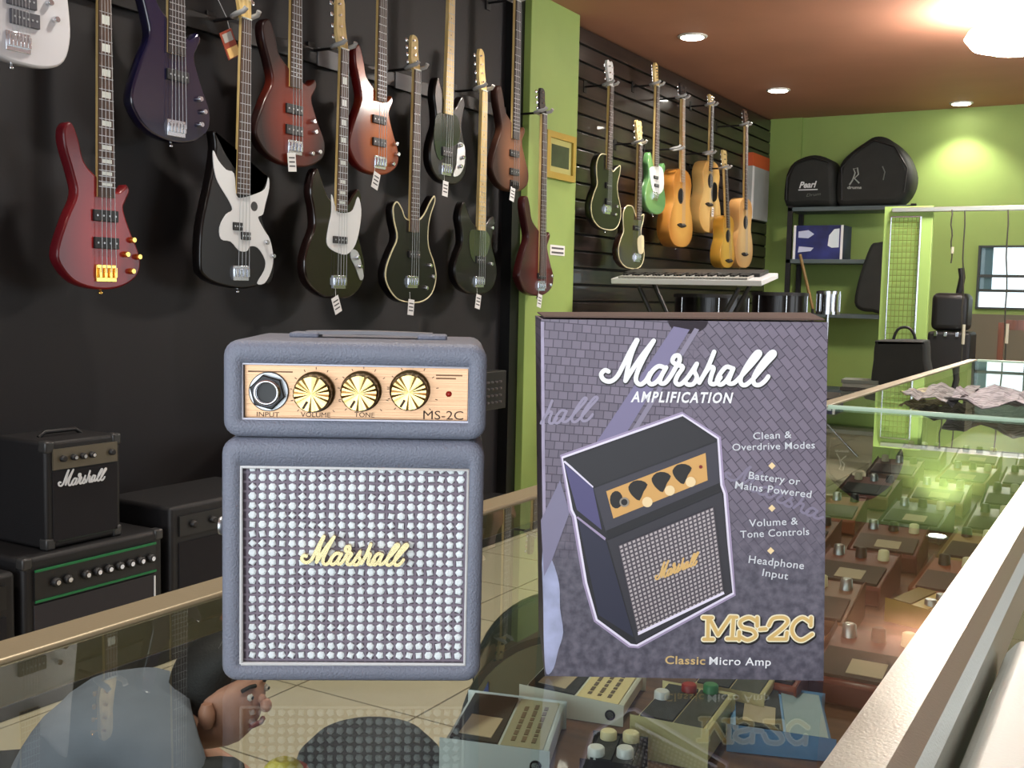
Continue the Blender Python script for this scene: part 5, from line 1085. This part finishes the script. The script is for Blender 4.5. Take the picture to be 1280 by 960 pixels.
skin('shirt', [(W_(.12, 0, .14), .11), (W_(.14, 0, .21), .115), (W_(.19, 0, .28), .12), (W_(.27, 0, .315), .108), (W_(.325, 0, .32), .068)] +
     sum([[(W_(.28, s*.13, .295), .075), (W_(.32, s*.20, .22), .062)] for s in (1, -1)], []), [(0, 1), (1, 2), (2, 3), (3, 4), (3, 5), (5, 6), (3, 7), (7, 8)], SHIRT, PER)
skin('trousers', [(W_(.12, 0, .13), .115)] + sum([[(W_(.14, s*.10, .13), .088), (W_(.26, s*.14, .20), .078), (W_(.40, s*.17, .27), .061), (W_(.30, s*.16, .16), .054), (W_(.19, s*.15, .075), .045)] for s in (1, -1)], []),
     [(0, 1), (1, 2), (2, 3), (3, 4), (4, 5), (0, 6), (6, 7), (7, 8), (8, 9), (9, 10)], PANTS, PER)
HAIR = mat('dark_hair', (.06, .05, .05), .6, bump=.8, bs=250)
skin('hair', [(H_(-.055, 0, -.03), .068), (H_(-.045, 0, .03), .086), (H_(-.015, 0, .065), .082), (H_(.035, 0, .080), .062), (H_(.058, 0, .062), .04)], [(0, 1), (1, 2), (2, 3), (3, 4)], HAIR, PER)
MB().ball(H_(.070, 0, -.012), .011, 10, (1, 1, 1.2)).obj('nose', SKN, PER)
MB().ball(H_(.063, 0, .0), .009, 10).obj('nose_bridge', SKN, PER)
for s in (1, -1):
    MB().ball(H_(.058, s*.026, .012), .007, 10).obj('eye', mat('eye_white', (.8, .78, .75), .3), PER); MB().ball(H_(.0625, s*.026, .011), .0038, 8).obj('pupil', BLK, PER)
    MB().tube([H_(.066, s*.014, .028), H_(.064, s*.028, .031), H_(.055, s*.042, .028)], .0035, 6).obj('eyebrow', HAIR, PER)
    MB().ball(H_(0, s*.076, 0), .022, 10, (.7, .7, 1.2)).obj('ear', SKN, PER)
MB().tube([H_(.044, -.020, -.042), H_(.053, 0, -.042), H_(.044, .020, -.042)], .005, 6).obj('mouth', mat('lips', (.5, .26, .24), .5), PER)
# big dark curved object with a blue panel
rr = .20; c = at(706, 884, 2, rr+.02)
dr = empty('bass_drum', (c.x, c.y, 0), math.atan2(c.y, c.x)-pi/2, 'large dark drum with a blue panel standing on the tiled floor behind the counter', 'drum')
MB().cyl((0, -.15, rr+.02), (0, .15, rr+.02), rr, n=48).obj('shell', mat('dark_green_shell', (.20, .22, .17), .35, coat=.3), dr)
for y in (-.16, .14): MB().cyl((0, y, rr+.02), (0, y+.02, rr+.02), rr+.008, n=48).obj('hoop', mat('dark_hoop', (.17, .19, .16), .4), dr)
MB().cyl((0, -.164, rr+.02), (0, -.158, rr+.02), rr-.006, n=48).obj('drumhead', mat('olive_head', (.33, .34, .26), .5, var=.15, vs=5), dr)
MB().plate([(-.185, rr-.03), (-.183, rr+.06), (-.15, rr+.13), (-.145, rr-.06)], -.168, -.163).obj('blue_panel', mat('drum_blue', (.18, .30, .52), .4), dr)
for s in (-1, 1): MB().cyl((s*.14, 0, .06), (s*.22, -.05, .0), .01, n=8).obj('spur', CHROME, dr)
# dark gig bag and blue cloth on the floor at the left
c = V((-1.92, 1.28, 0)); 
k = empty('gig_bag', (c.x, c.y, 0), 1.45, 'dark padded gig bag lying on the floor at the lower left behind the counter', 'bag')
slab(MB(), cr([(-.45, -.12), (-.1, -.18), (.3, -.1), (.55, -.05), (.55, .05), (.3, .1), (-.1, .18), (-.45, .12)], 3), 0, .14, .04)
mbx = slab(MB(), cr([(-.45, -.12), (-.1, -.18), (.3, -.1), (.55, -.05), (.55, .05), (.3, .1), (-.1, .18), (-.45, .12)], 3), 0, .14, .04); mbx.v = [(x, z, y) for x, y, z in mbx.v]
mbx.obj('bag_body', DK, k); MB().tube([(-.2, 0, .14), (-.15, 0, .18), (0, 0, .18), (.05, 0, .14)], .01, 8).obj('handle', BLK, k)
k.scale = (.7, .7, .7)
c = V((-1.92, 1.42, 0))
k = tag(MB().ball((0, 0, .03), .05, 12, (1.2, .9, .6)).obj('cloth_bundle', mat('blue_pink_cloth', (.36, .38, .5), .8, var=.5, vs=14), None, (c.x, c.y, .100)), 'small blue and pink cloth bundle on the dark gig bag', 'cloth')

c = at(462, 948, 2, .10)
k = empty('round_bag', (c.x, c.y, 0), .3, 'dark rounded soft bag on the pale tiles, under the reflection of the mini amplifier', 'bag')
MB().lathe((0, 0, 0), (0, 0, 1), [(.13, 0), (.155, .03), (.16, .07), (.15, .11), (.115, .145), (.06, .165), (.01, .17)], 32).obj('bag_body', mat('dark_slate_cloth', (.13, .15, .16), .8, bump=.5, bs=60, var=.2, vs=8), k)
MB().tube([(.161*cos(a_), .161*sin(a_), .07) for a_ in [2*pi*i/32 for i in range(33)]], .004, 6).obj('seam', BLK, k)
